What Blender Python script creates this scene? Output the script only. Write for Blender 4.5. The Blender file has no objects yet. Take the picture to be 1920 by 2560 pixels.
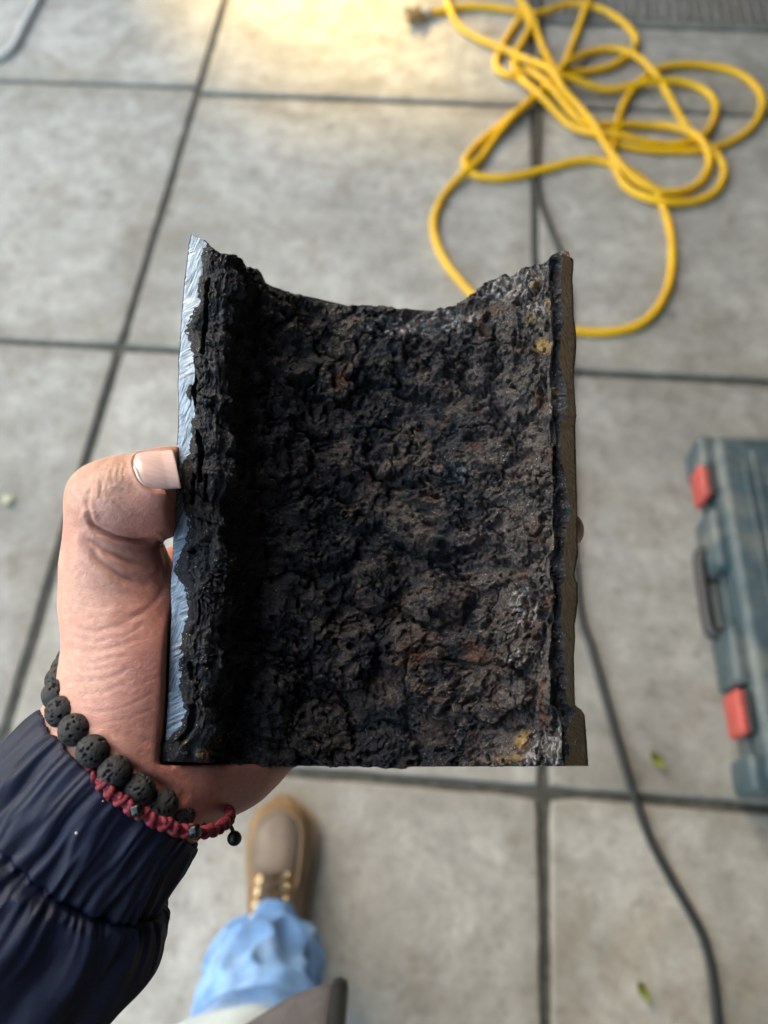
import bpy, bmesh, math, random
import numpy as np
from mathutils import Matrix, Vector

random.seed(7)
rng = np.random.default_rng(7)
C = bpy.context.scene.collection
SC = bpy.context.scene

# ------------------------------------------------------------------ camera, world, sun, exposure
FPX = 1922.0                      # focal length in pixels of the 1920 x 2560 photograph
CAM_H = 1.35
_f = np.array([336, 3712, -1922.0]); _f /= np.linalg.norm(_f)
_r = np.array([40000, -2400, 1922.0]); _r -= _f * (_r @ _f); _r /= np.linalg.norm(_r)
_u = np.cross(_r, _f)
RC = np.array([_r, _f, _u])       # world = RC @ camera
CAM_P = np.array([0, 0, CAM_H])

cam = bpy.data.cameras.new('camera')
cam_o = bpy.data.objects.new('camera', cam); C.objects.link(cam_o)
cam.sensor_fit = 'HORIZONTAL'; cam.sensor_width = 36.0; cam.lens = 36.0 * FPX / 1920
cam.clip_start = 0.01; cam.clip_end = 400
M4 = Matrix([list(RC[i]) + [CAM_P[i]] for i in range(3)] + [[0, 0, 0, 1]])
cam_o.matrix_world = M4
cam.dof.use_dof = True; cam.dof.focus_distance = 0.262; cam.dof.aperture_fstop = 10.5
SC.camera = cam_o

SUN_EL, SUN_AZ = math.radians(26), math.radians(-30)     # azimuth from +Y, negative = to the left
sun_dir = np.array([math.sin(SUN_AZ) * math.cos(SUN_EL), math.cos(SUN_AZ) * math.cos(SUN_EL), math.sin(SUN_EL)])
w = bpy.data.worlds.new('World'); SC.world = w; w.use_nodes = True
nt = w.node_tree
sky = nt.nodes.new('ShaderNodeTexSky'); sky.sky_type = 'NISHITA'; sky.sun_disc = False
sky.sun_elevation = SUN_EL; sky.sun_rotation = SUN_AZ
sky.dust_density = 3.0; sky.air_density = 1.0; sky.ozone_density = 1.0
nt.links.new(sky.outputs[0], nt.nodes['Background'].inputs[0])
nt.nodes['Background'].inputs[1].default_value = 0.12
sl = bpy.data.lights.new('sun', 'SUN'); sl.energy = 2.0; sl.angle = math.radians(2.4); sl.color = (1.0, 0.76, 0.34)
so = bpy.data.objects.new('sun', sl); C.objects.link(so)
so.rotation_euler = Vector(sun_dir).to_track_quat('Z', 'Y').to_euler()

vs = SC.view_settings
vs.view_transform = 'Standard'; vs.look = 'None'; vs.gamma = 1.0; vs.use_curve_mapping = False
vs.exposure = 3.45
try:
    vs.use_white_balance = True; vs.white_balance_temperature = 8500; vs.white_balance_tint = 5
except Exception:
    pass
SC.cycles.use_denoising = True
SC.cycles.max_bounces = 8

# ------------------------------------------------------------------ helpers
def P(px, py, d):
    """camera-frame point (metres) seen at photo pixel px,py at depth d"""
    return np.array([(px - 960) / FPX * d, -(py - 1280) / FPX * d, -d])

def to_world(v):
    return np.asarray(v) @ RC.T + CAM_P

def ground(px, py, z=0.0):
    d = RC @ np.array([(px - 960) / FPX, -(py - 1280) / FPX, -1.0])
    return CAM_P + d * ((CAM_H - z) / -d[2])

_perm = np.random.default_rng(3).permutation(256)
_perm = np.concatenate([_perm, _perm, _perm]).astype(np.int32)
_g3 = np.random.default_rng(4).normal(size=(256, 3)); _g3 /= np.linalg.norm(_g3, axis=1)[:, None]
_g3 = _g3.astype(np.float32)

def perlin(x, y, z):
    x = np.asarray(x, np.float32); y = np.asarray(y, np.float32) + 0 * x; z = np.asarray(z, np.float32) + 0 * x
    xi, yi, zi = np.floor(x).astype(np.int32), np.floor(y).astype(np.int32), np.floor(z).astype(np.int32)
    fx, fy, fz = x - xi, y - yi, z - zi
    xi &= 255; yi &= 255; zi &= 255
    u, v, t = [q * q * q * (q * (q * 6 - 15) + 10) for q in (fx, fy, fz)]
    out = 0
    for dx in (0, 1):
        wx = u if dx else 1 - u
        for dy in (0, 1):
            wy = v if dy else 1 - v
            for dz in (0, 1):
                wz = t if dz else 1 - t
                h = _perm[_perm[_perm[(xi + dx) & 255] + ((yi + dy) & 255)] + ((zi + dz) & 255)]
                g = _g3[h]
                out = out + wx * wy * wz * (g[..., 0] * (fx - dx) + g[..., 1] * (fy - dy) + g[..., 2] * (fz - dz))
    return out * 1.5

def fbm(x, y, z, n=4, gain=0.5):
    a, s, o = 1.0, 1.0, 0
    for i in range(n):
        o = o + a * perlin(x * s + 17.3 * i, y * s - 9.1 * i, z * s + 4.7 * i); a *= gain; s *= 2.03
    return o

def worley(x, y, seed=0):
    """F1, F2 and the id (0..1) of the nearest cell, 2-D"""
    xi, yi = np.floor(x).astype(np.int32), np.floor(y).astype(np.int32)
    f1 = np.full(x.shape, 9.0, np.float32); f2 = f1.copy(); cid = np.zeros(x.shape, np.float32)
    for dx in (-1, 0, 1):
        for dy in (-1, 0, 1):
            cx, cy = xi + dx, yi + dy
            h = _perm[_perm[(cx + seed) & 255] + (cy & 255)]
            h2 = _perm[h + 57]; h3 = _perm[h + 101]
            d = np.hypot(cx + h / 256.0 - x, cy + h2 / 256.0 - y).astype(np.float32)
            m = d < f1
            f2 = np.where(m, f1, np.minimum(f2, d)); cid = np.where(m, h3 / 256.0, cid); f1 = np.where(m, d, f1)
    return f1, f2, cid

def sstep(a, b, x):
    t = np.clip((x - a) / (b - a), 0, 1); return t * t * (3 - 2 * t)

def mesh_np(name, verts, faces, mat=None, parent=None, smooth=True, attrs=None):
    me = bpy.data.meshes.new(name)
    verts = np.asarray(verts, np.float32); 
    if isinstance(faces, np.ndarray):
        n, k = faces.shape
        me.vertices.add(len(verts)); me.vertices.foreach_set('co', verts.ravel())
        me.loops.add(n * k); me.loops.foreach_set('vertex_index', faces.astype(np.int32).ravel())
        me.polygons.add(n); me.polygons.foreach_set('loop_start', np.arange(0, n * k, k, dtype=np.int32))
        me.update(calc_edges=True); me.validate()
    else:
        me.from_pydata([tuple(map(float, v)) for v in verts], [], [tuple(map(int, f)) for f in faces]); me.update()
    if smooth:
        me.polygons.foreach_set('use_smooth', np.ones(len(me.polygons), bool))
    for k, a in (attrs or {}).items():
        at = me.attributes.new(k, 'FLOAT', 'POINT'); at.data.foreach_set('value', np.asarray(a, np.float32).ravel())
    o = bpy.data.objects.new(name, me); C.objects.link(o)
    if mat: me.materials.append(mat)
    if parent: o.parent = parent
    return o

def grid_faces(nr, nc, closed=False):
    i = np.arange(nr - 1)[:, None]; j = np.arange(nc if closed else nc - 1)[None, :]
    a = i * nc + j; b = i * nc + (j + 1) % nc
    return np.stack([a, b, b + nc, a + nc], -1).reshape(-1, 4)

def bm_obj(name, bm, mat=None, parent=None, smooth=False):
    me = bpy.data.meshes.new(name); bm.to_mesh(me); bm.free()
    if smooth:
        for p in me.polygons: p.use_smooth = True
    o = bpy.data.objects.new(name, me); C.objects.link(o)
    if mat: me.materials.append(mat)
    if parent: o.parent = parent
    return o

def thing(name, label, cat, loc=(0, 0, 0), group=None, kind=None):
    o = bpy.data.objects.new(name, None); C.objects.link(o); o.location = loc; o.empty_display_size = 0.05
    return tag(o, label, cat, group, kind)

def tag(o, label=None, cat=None, group=None, kind=None):
    if label: o['label'] = label
    if cat: o['category'] = cat
    if group: o['group'] = group
    if kind: o['kind'] = kind
    return o

def catmull(pts, n, closed=False):
    """n samples, evenly spaced by length, of a Catmull-Rom curve through pts"""
    p = np.asarray(pts, float)
    q = np.vstack([p[-1], p, p[0], p[1]]) if closed else np.vstack([2 * p[0] - p[1], p, 2 * p[-1] - p[-2]])
    seg = len(q) - 3; out = []
    for i in range(seg):
        t = np.linspace(0, 1, 24, endpoint=False)[:, None]
        a, b, c, d = q[i:i + 4]
        out.append(.5 * (2 * b + (c - a) * t + (2 * a - 5 * b + 4 * c - d) * t ** 2 + (3 * b - a - 3 * c + d) * t ** 3))
    o = np.vstack(out + [q[-2][None]])
    s = np.r_[0, np.cumsum(np.linalg.norm(np.diff(o, axis=0), axis=1))]
    t = np.linspace(0, s[-1], n)
    return np.stack([np.interp(t, s, o[:, k]) for k in range(o.shape[1])], -1)

def tube_np(path, rad, ns=12, caps=True, ref=(0.13, 0.21, 0.97)):
    path = np.asarray(path, float); n = len(path)
    rad = np.broadcast_to(np.asarray(rad, float), (n,))
    T = np.gradient(path, axis=0); T /= np.linalg.norm(T, axis=1)[:, None] + 1e-12
    N = np.zeros_like(T); v = np.array(ref)
    for i in range(n):
        v = v - T[i] * (v @ T[i]); v /= np.linalg.norm(v); N[i] = v
    B = np.cross(T, N)
    a = np.linspace(0, 2 * np.pi, ns, endpoint=False)
    V = path[:, None] + rad[:, None, None] * (np.cos(a)[None, :, None] * N[:, None] + np.sin(a)[None, :, None] * B[:, None])
    V = V.reshape(-1, 3); F = [tuple(f) for f in grid_faces(n, ns, True)]
    if caps:
        F.append(tuple(range(ns))[::-1]); F.append(tuple((n - 1) * ns + k for k in range(ns)))
    return V, F

def rbox(bm, sx, sy, sz, loc=(0, 0, 0), bev=0.0, rot=None, seg=2):
    m = Matrix.Translation(loc) @ (rot.to_4x4() if rot is not None else Matrix()) @ Matrix.Diagonal((sx, sy, sz, 1))
    r = bmesh.ops.create_cube(bm, size=1.0, matrix=m)
    if bev:
        vs_ = set(r['verts'])
        es = [e for e in bm.edges if e.verts[0] in vs_ and e.verts[1] in vs_]
        bmesh.ops.bevel(bm, geom=es, offset=bev, segments=seg, affect='EDGES', profile=0.5)

# ------------------------------------------------------------------ materials
class NT:
    def __init__(s, name, rough=0.6, metal=0.0, col=(.5, .5, .5)):
        s.m = bpy.data.materials.new(name); s.m.use_nodes = True; s.t = s.m.node_tree
        s.b = s.t.nodes['Principled BSDF']; s.set('Roughness', rough); s.set('Metallic', metal); s.set('Base Color', (*col, 1))
    def set(s, k, v):
        i = s.b.inputs[k]
        if hasattr(v, 'is_output'): s.t.links.new(v, i)
        else: i.default_value = v
    def n(s, typ, **kw):
        nd = s.t.nodes.new(typ)
        for k, v in kw.items():
            if k in nd.bl_rna.properties: setattr(nd, k, v)
        for k, v in kw.items():
            if k not in nd.bl_rna.properties:
                k2 = int(k[1:]) if k[0] == 'i' and k[1:].isdigit() else k.replace('_', ' ')
                if hasattr(v, 'is_output'): s.t.links.new(v, nd.inputs[k2])
                else: nd.inputs[k2].default_value = v
        return nd
    def coord(s, scale=(1, 1, 1), obj=True, rot=(0, 0, 0)):
        tc = s.n('ShaderNodeTexCoord')
        mp = s.n('ShaderNodeMapping', Vector=tc.outputs['Object'], Scale=scale, Rotation=rot)
        return mp.outputs[0]
    def wcoord(s):
        return s.n('ShaderNodeNewGeometry').outputs['Position']
    def noise(s, vec, scale, detail=4, rough=.55, dist=0, out=0):
        return s.n('ShaderNodeTexNoise', Vector=vec, Scale=scale, Detail=detail, Roughness=rough, Distortion=dist).outputs[out]
    def ramp(s, fac, stops, interp='LINEAR'):
        r = s.n('ShaderNodeValToRGB', Fac=fac); cr = r.color_ramp; cr.interpolation = interp
        while len(cr.elements) < len(stops): cr.elements.new(.5)
        for e, (p, c) in zip(cr.elements, stops):
            e.position = p; e.color = (*c, 1) if hasattr(c, '__len__') else (c, c, c, 1)
        return r.outputs[0]
    def mix(s, fac, a, b, mode='MIX'):
        nd = s.n('ShaderNodeMix', data_type='RGBA', blend_type=mode)
        for k, v in ((0, fac), (6, a), (7, b)):
            if hasattr(v, 'is_output'): s.t.links.new(v, nd.inputs[k])
            else: nd.inputs[k].default_value = v if k == 0 else (*v, 1)
        return nd.outputs[2]
    def math(s, op, a, b=0.0):
        nd = s.n('ShaderNodeMath', operation=op)
        for k, v in ((0, a), (1, b)):
            if hasattr(v, 'is_output'): s.t.links.new(v, nd.inputs[k])
            else: nd.inputs[k].default_value = v
        return nd.outputs[0]
    def attr(s, name):
        return s.n('ShaderNodeAttribute', attribute_name=name).outputs['Fac']
    def bump(s, h, strength=.3, dist=.001, prev=None):
        nd = s.n('ShaderNodeBump', Height=h, Strength=strength, Distance=dist)
        if prev is not None: s.t.links.new(prev, nd.inputs['Normal'])
        s.set('Normal', nd.outputs[0]); return nd.outputs[0]

def simple(name, col, rough=.6, metal=0, var=.25, scale=40, bump=0):
    q = NT(name, rough, metal, col); c = q.coord()
    n = q.noise(c, scale, 5)
    q.set('Base Color', q.mix(q.ramp(n, [(.3, 0), (.7, 1)]), tuple(x * (1 - var) for x in col), tuple(min(1, x * (1 + var)) for x in col)))
    if bump: q.bump(n, bump, .002)
    return q.m

# concrete paving
def concrete(name, dark=1.0, ribbed=False):
    q = NT(name, .85); p = q.wcoord()
    oi = q.n('ShaderNodeObjectInfo')
    n1 = q.noise(p, 2.6, 6, .6); n2 = q.noise(p, 15, 6, .66); n3 = q.noise(p, 75, 5, .75); n4 = q.noise(p, 6.0, 6, .66, .5)
    base = q.ramp(n2, [(.30, (.28 * dark, .270 * dark, .248 * dark)), (.5, (.39 * dark, .380 * dark, .356 * dark)), (.68, (.49 * dark, .480 * dark, .455 * dark))])
    base = q.mix(q.math('MULTIPLY', q.ramp(n1, [(.46, 0), (.70, 1)]), .7), base, (.21 * dark, .20 * dark, .175 * dark))
    base = q.mix(q.math('MULTIPLY', q.ramp(n4, [(.57, 0), (.72, 1)]), .55), base, (.19 * dark, .14 * dark, .095 * dark))
    base = q.mix(.38, base, q.ramp(n3, [(.25, (.14, .13, .12)), (.5, (.33, .32, .3)), (.8, (.55, .54, .52))]), 'OVERLAY')
    # dirt gathered along the joints
    xyz = q.n('ShaderNodeSeparateXYZ', Vector=p)
    def jd(o, x0, w_):
        f = q.math('FRACT', q.math('ADD', q.math('DIVIDE', q.math('SUBTRACT', o, x0), w_), .5))
        return q.math('MULTIPLY', q.math('ABSOLUTE', q.math('SUBTRACT', f, .5)), w_)
    dj = q.math('MINIMUM', jd(xyz.outputs[0], .231, .9273), jd(xyz.outputs[1], .195, .8897))
    dj = q.math('SUBTRACT', dj, q.math('MULTIPLY', q.math('SUBTRACT', n4, .42), .30))
    base = q.mix(q.math('MULTIPLY', q.ramp(dj, [(.0, 1), (.05, 0)]), .40), base, (.185 * dark, .165 * dark, .132 * dark))
    n5 = q.noise(p, 4.2, 5, .6, .8)
    base = q.mix(q.math('MULTIPLY', q.ramp(n5, [(.58, 0), (.70, 1)]), .24), base, (.27 * dark, .195 * dark, .12 * dark))
    n6 = q.noise(p, 34, 4, .7)
    base = q.mix(q.math('MULTIPLY', q.ramp(n6, [(.56, 0), (.70, 1)]), .55), base, (.15 * dark, .13 * dark, .105 * dark))
    # small dark spots
    vo = q.n('ShaderNodeTexVoronoi', Vector=p, Scale=5.0, Randomness=1.0)
    base = q.mix(q.math('MULTIPLY', q.ramp(vo.outputs['Distance'], [(.03, 1), (.09, 0)]), .5), base, (.10, .095, .09))
    rv = q.math('ADD', q.math('MULTIPLY', oi.outputs['Random'], .30), .84)
    base = q.mix(1.0, base, q.n('ShaderNodeCombineColor', Red=rv, Green=rv, Blue=rv).outputs[0], 'MULTIPLY')
    q.set('Base Color', base)
    q.bump(q.math('ADD', n3, q.math('MULTIPLY', n2, 1.5)), .35, .003)
    return q.m

M = {}
M['concrete'] = concrete('concrete')
M['concrete_dark'] = concrete('concrete_ribbed', .50)
q = NT('joint_dirt', .95); p_ = q.wcoord()
q.set('Base Color', q.ramp(q.noise(p_, 60, 5), [(.3, (.038, .039, .034)), (.7, (.105, .103, .088))])); q.bump(q.noise(p_, 200, 4), .6, .004); M['soil'] = q.m

# rust crust
q = NT('corrosion_crust', .62); c = q.coord((1000, 1000, 1000))
sp = q.noise(c, .9, 6, .7); md = q.noise(c, .22, 5, .65)
brown = q.ramp(q.math('ADD', q.math('MULTIPLY', sp, .75), q.math('MULTIPLY', md, .25)), [(.28, (.012, .010, .0098)), (.5, (.080, .065, .061)), (.70, (.26, .22, .206))])
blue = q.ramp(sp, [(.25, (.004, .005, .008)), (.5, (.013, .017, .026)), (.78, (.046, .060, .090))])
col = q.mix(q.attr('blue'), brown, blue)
rust = q.ramp(sp, [(.2, (.022, .009, .005)), (.5, (.085, .030, .014)), (.8, (.20, .078, .025))])
col = q.mix(q.attr('rust'), col, rust)
och = q.ramp(sp, [(.2, (.20, .11, .03)), (.8, (.55, .34, .10))])
col = q.mix(q.attr('ochre'), col, och)
sil = q.ramp(sp, [(.3, (.07, .075, .08)), (.62, (.78, .79, .82))])
col = q.mix(q.attr('silver'), col, sil)
gl = q.n('ShaderNodeTexVoronoi', Vector=c, Scale=1.15)
glm = q.math('MULTIPLY', q.ramp(gl.outputs['Distance'], [(.12, 1), (.20, 0)]), q.ramp(q.noise(c, .5, 2), [(.48, 0), (.58, 1)]))
col = q.mix(q.math('MULTIPLY', glm, .95), col, (.80, .77, .72))
q.set('Base Color', col)
q.set('Metallic', q.math('MAXIMUM', q.math('MULTIPLY', q.attr('silver'), .75), q.math('MULTIPLY', glm, .8)))
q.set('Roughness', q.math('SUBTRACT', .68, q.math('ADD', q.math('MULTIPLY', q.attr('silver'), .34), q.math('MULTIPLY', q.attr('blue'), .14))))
q.set('Specular IOR Level', .55)
b1 = q.bump(sp, 1.0, .0015)
q.bump(q.noise(c, 2.6, 3, .7), .8, .0006, b1)
M['crust'] = q.m

# sawn metal, reflected sky and dim surroundings tinted into the two colours
def sawn(name, dark, light, rough, tilt):
    q = NT(name, rough, 1.0)
    c = q.coord((1000, 1000, 1000))
    big = q.noise(c, .09, 2)
    c2 = q.n('ShaderNodeMapping', Vector=q.n('ShaderNodeMapping', Vector=c, Rotation=(0, 0, tilt)).outputs[0], Scale=(.22, 2.3, 1)).outputs[0]
    c3 = q.n('ShaderNodeMapping', Vector=q.n('ShaderNodeMapping', Vector=c, Rotation=(0, 0, tilt + .75)).outputs[0], Scale=(.2, 2.0, 1)).outputs[0]
    fs = .55 if rough < .48 else 1.3
    l1 = q.noise(c2, fs, 4, .7); l2 = q.noise(c3, fs, 4, .7)
    ln = q.mix(q.ramp(big, [(.45, 0), (.55, 1)]), l1, l2)
    q.set('Base Color', q.ramp(ln, [(.3, dark), (.5, tuple((a + b) / 2 for a, b in zip(dark, light))), (.72, light)]))
    q.set('Roughness', q.ramp(ln, [(.3, rough + .15), (.7, rough - .08)]))
    q.bump(ln, .9 if rough < .48 else .5, .0007 if rough < .48 else .0003)
    return q.m
M['steel'] = sawn('sawn_iron_sky_tint', (.03, .055, .095), (.48, .60, .72), .42, -1.25)  # blue tint paints the reflected sky into the metal
M['steel_brown'] = sawn('sawn_iron_patina_dim', (.035, .027, .018), (.19, .14, .092), .5, .55)  # slight patina, darkened further to paint a dim reflection
M['iron'] = simple('cast_iron_skin', (.035, .030, .028), .7, 0, .5, 150, .4)

# skin
q = NT('skin', .46); c = q.coord((1000, 1000, 1000))
n1 = q.noise(c, .055, 4, .6); n2 = q.noise(c, .5, 4, .65)
lit = q.ramp(n2, [(.3, (.55, .305, .240)), (.7, (.67, .415, .340))])
red = q.ramp(n2, [(.3, (.43, .155, .125)), (.7, (.54, .235, .195))])
col = q.mix(q.attr('redness'), lit, red)
col = q.mix(q.math('MULTIPLY', q.ramp(n1, [(.45, 0), (.68, 1)]), .5), col, (.50, .215, .18))
col = q.mix(q.math('MULTIPLY', q.attr('grime'), .62), col, (.20, .13, .085))
col = q.mix(q.math('MULTIPLY', q.attr('crease'), .55), col, (.30, .115, .085))
q.set('Base Color', col)
q.set('Subsurface Weight', .28); q.set('Subsurface Radius', (.004, .0014, .0008)); q.set('Subsurface Scale', 1.0)
vo = q.n('ShaderNodeTexVoronoi', Vector=q.n('ShaderNodeMapping', Vector=c, Rotation=(.3, .2, .35), Scale=(.75, 1.5, 1)).outputs[0], Scale=.75, feature='DISTANCE_TO_EDGE')
vv = q.ramp(vo.outputs['Distance'], [(.0, 0), (.16, 1)])
b1 = q.bump(vv, .26, .0002)
b2 = q.bump(q.noise(c, 1.6, 4, .7), .22, .0004, b1)
q.bump(n2, .22, .0007, b2)
q.set('Roughness', q.ramp(n2, [(.3, .40), (.7, .56)]))
M['skin'] = q.m
q = NT('nail', .30, 0, (.70, .46, .41)); c = q.coord((1000, 1000, 1000))
cr = q.n('ShaderNodeMapping', Vector=c, Rotation=(0, 0, .1), Scale=(.1, 2.2, 1)).outputs[0]
q.set('Base Color', q.mix(q.attr('lunula'), q.ramp(q.noise(cr, .6, 3), [(.3, (.64, .40, .38)), (.7, (.76, .53, .51))]), (.82, .70, .66)))
q.bump(q.noise(cr, .8, 3), .12, .0002); q.set('Subsurface Weight', .12); q.set('Subsurface Radius', (.003, .0014, .001)); M['nail'] = q.m

# cloth
q = NT('navy_nylon', .58); c = q.coord((1000, 1000, 1000))
wv = q.n('ShaderNodeTexWave', Vector=c, Scale=.55, Distortion=.4, Detail=2, bands_direction='DIAGONAL').outputs['Fac']
n2 = q.noise(c, .12, 4)
q.set('Base Color', q.ramp(n2, [(.3, (.0020, .0050, .0205)), (.7, (.0052, .0112, .040))]))
q.set('Specular IOR Level', .32); q.bump(q.math('ADD', q.math('MULTIPLY', wv, .10), q.noise(c, .5, 5, .7)), .25, .0008); M['navy'] = q.m
M['denim'] = None
q = NT('denim', .85); c = q.coord()
n = q.noise(c, 9, 4, .6); fn = q.noise(c, 260, 3)
col = q.ramp(n, [(.30, (.065, .18, .44)), (.55, (.13, .30, .61)), (.75, (.27, .46, .74))])
sz = q.n('ShaderNodeSeparateXYZ', Vector=q.wcoord()).outputs['Z']
wear = q.ramp(q.math('ADD', sz, q.math('MULTIPLY', q.noise(c, 7, 4), .22)), [(.665, 0), (.74, 1)])
col = q.mix(wear, col, (.50, .60, .67))
q.set('Base Color', q.mix(.35, col, q.ramp(fn, [(.3, (.2, .2, .2)), (.7, (.7, .7, .7))]), 'OVERLAY')); q.bump(fn, .3, .002); M['denim'] = q.m
M['denim_faded'] = simple('faded_knee_patch', (.42, .50, .52), .9, 0, .15, 60, .2)
M['grey_jacket'] = simple('grey_jacket_hem', (.080, .076, .088), .8, 0, .2, 120, .2)
M['black'] = simple('black_plastic', (.0025, .0025, .003), .4, 0, .3, 90)
q = NT('boot_leather', .5); c = q.coord()
n = q.noise(c, 16, 5, .6)
q.set('Base Color', q.ramp(n, [(.3, (.085, .046, .022)), (.55, (.175, .095, .045)), (.75, (.29, .18, .10))])); q.bump(q.noise(c, 160, 4), .25, .002); M['leather'] = q.m
q = NT('boot_toe_leather', .48); c = q.coord(); n = q.noise(c, 20, 5, .6)
q.set('Base Color', q.ramp(n, [(.3, (.075, .056, .046)), (.7, (.165, .122, .098))])); q.bump(q.noise(c, 160, 4), .25, .002); M['toe'] = q.m
M['sole'] = simple('boot_sole', (.23, .165, .10), .75, 0, .25, 30, .2)
M['brass'] = NT('brass_eyelet', .16, 1.0, (.92, .80, .52)).m
M['lace'] = simple('boot_lace', (.075, .048, .03), .85, 0, .3, 200)
q = NT('yellow_rubber', .42); c = q.wcoord(); n = q.noise(c, 9, 4)
q.set('Base Color', q.mix(q.math('MULTIPLY', q.ramp(q.noise(c, 26, 4), [(.52, 0), (.75, 1)]), .5), q.ramp(n, [(.3, (.66, .34, .005)), (.7, (.82, .46, .010))]), (.42, .26, .06)))
q.bump(q.noise(c, 420, 2), .25, .002); M['yellow'] = q.m
M['cable'] = simple('black_cable_rubber', (.014, .0165, .018), .5, 0, .3, 50)
M['pale_rubber'] = simple('pale_grey_rubber', (.42, .43, .42), .5, 0, .15, 20)
M['tan_fabric'] = simple('tan_frayed_fibre', (.25, .16, .07), .9, 0, .35, 300, .4)
q = NT('case_plastic', .48); c = q.coord(); n = q.noise(c, 14, 5, .65)
q.set('Base Color', q.mix(q.math('MULTIPLY', q.ramp(n, [(.46, 0), (.72, 1)]), .6), q.ramp(q.noise(c, 40, 3), [(.3, (.030, .056, .070)), (.7, (.052, .086, .104))]), (.21, .20, .175)))
q.bump(q.noise(c, 300, 2), .15, .001); M['case'] = q.m
M['case_red'] = simple('red_latch_plastic', (.42, .07, .06), .45, 0, .25, 40)
M['case_black'] = simple('dark_handle_plastic', (.02, .022, .026), .5, 0, .3, 60)
q = NT('lava_stone', .7); c = q.coord((1000, 1000, 1000))
q.set('Base Color', q.ramp(q.noise(c, 1.2, 4, .6), [(.3, (.011, .012, .015)), (.7, (.036, .038, .044))])); q.bump(q.noise(c, 3, 4, .6), .4, .0003); M['lava'] = q.m
q = NT('crimson_cord', .62); c = q.coord((1000, 1000, 1000))
q.set('Base Color', q.ramp(q.noise(c, 1.5, 4), [(.3, (.095, .004, .013)), (.7, (.26, .012, .036))])); q.bump(q.noise(c, 4, 3), .5, .0003); M['crimson'] = q.m
M['crimson_pale'] = simple('pale_pink_thread', (.5, .2, .2), .7, 0, .3, 900)
M['gloss_black'] = NT('glossy_black_bead', .12, 0, (.006, .006, .008)).m
q = NT('leaf', .5); c = q.coord(); q.set('Base Color', q.ramp(q.noise(c, 60, 3), [(.35, (.11, .14, .02)), (.7, (.30, .30, .05))])); M['leaf'] = q.m
M['dry_leaf'] = simple('dry_leaf', (.42, .43, .30), .6, 0, .25, 60)
M['blocker_dark'] = simple('sky_blocker_dark', (.035, .028, .022), .8, 0, .3, 12, .2)  # dark, so the added overhead blocker bounces little light
M['blocker_wall'] = simple('wall_blocker_grey', (.16, .15, .14), .9, 0, .2, 6, .2)  # dull, so the added walls bounce little light

# ------------------------------------------------------------------ ground and paving
big = [(-60, -60, -.014), (60, -60, -.014), (60, 60, -.014), (-60, 60, -.014)]
big = [(a, b, -.009) for a, b, _ in big]
tag(mesh_np('ground', big, [(0, 1, 2, 3)], M['soil'], smooth=False), kind='structure')

pavement = bpy.data.objects.new('pavement', None); C.objects.link(pavement); pavement['kind'] = 'structure'
XJ = [-4.40, -3.47, -2.55, -1.625, -0.698, 0.231, 1.157, 2.08, 3.0, 3.93]
YJ = [-3.31, -2.43, -1.555, -0.68, 0.195, 1.070, 1.965, 2.87, 3.76, 4.66, 5.55]

def slab(x0, x1, y0, y1, gap=.0085, ribbed=False, zoff=0.0, seed=0):
    r = np.random.default_rng(seed)
    n = 22
    xs = np.linspace(x0 + gap, x1 - gap, n); ys = np.linspace(y0 + gap, y1 - gap, n)
    border = []
    for i in range(n): border.append((xs[i], ys[0]))
    for i in range(1, n): border.append((xs[-1], ys[i]))
    for i in range(n - 2, -1, -1): border.append((xs[i], ys[-1]))
    for i in range(n - 2, 0, -1): border.append((xs[0], ys[i]))
    b = np.array(border); cx, cy = (x0 + x1) / 2, (y0 + y1) / 2
    # worn, slightly wandering edges and chipped corners
    ang = np.arange(len(b))
    wob = .0028 * perlin(ang * .37, seed * 3.1, .5) + .002 * perlin(ang * .11, seed * 1.7, 2.5) + .0015 * r.random(len(b)) ** 3
    dirv = np.stack([np.where(np.abs(b[:, 0] - cx) > (x1 - x0) / 2 - gap - 1e-6, np.sign(cx - b[:, 0]), 0),
                     np.where(np.abs(b[:, 1] - cy) > (y1 - y0) / 2 - gap - 1e-6, np.sign(cy - b[:, 1]), 0)], -1)
    corner = (np.abs(dirv).sum(1) > 1)
    b = b + dirv * (np.abs(wob)[:, None] + corner[:, None] * r.uniform(.0, .004))
    tilt = r.normal(0, .0012, 2)
    def z(pt, dz): return zoff + dz + tilt[0] * (pt[:, 0] - cx) * 2 + tilt[1] * (pt[:, 1] - cy) * 2
    rings = []
    for inset, dz in ((0, -.045), (0, -.006), (.0022, -.0018), (.006, 0)):
        pt = b + dirv * inset
        rings.append(np.c_[pt, z(pt, dz)])
    V = np.vstack(rings); k = len(b)
    F = [(i * k + j, i * k + (j + 1) % k, (i + 1) * k + (j + 1) % k, (i + 1) * k + j) for i in range(3) for j in range(k)]
    F.append(tuple(3 * k + j for j in range(k)))
    return V, F

seed = 0
for i in range(len(XJ) - 1):
    for j in range(len(YJ) - 1):
        seed += 1
        y0, y1 = YJ[j], YJ[j + 1]; x0, x1 = XJ[i], XJ[i + 1]
        if i <= 3: y0 += .028 * (j == 6) ; y1 += .028 * (j == 5)
        cells = [(y0, y1, M['concrete'])]
        if i >= 5 and j == 6: cells = [(y0, 2.345, M['concrete'])]
        elif i >= 5 and j >= 7: continue
        for a, bb, mt in cells:
            dx = 0.012 * ((j % 3) - 1) if i == 4 else 0
            V, F = slab(x0, x1, a, bb, gap=.0058 + .0010 * (seed % 3), zoff=.0015 * ((seed * 7) % 3 - 1), seed=seed)
            mesh_np('paver', V, F, mt, pavement, smooth=False)
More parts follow.
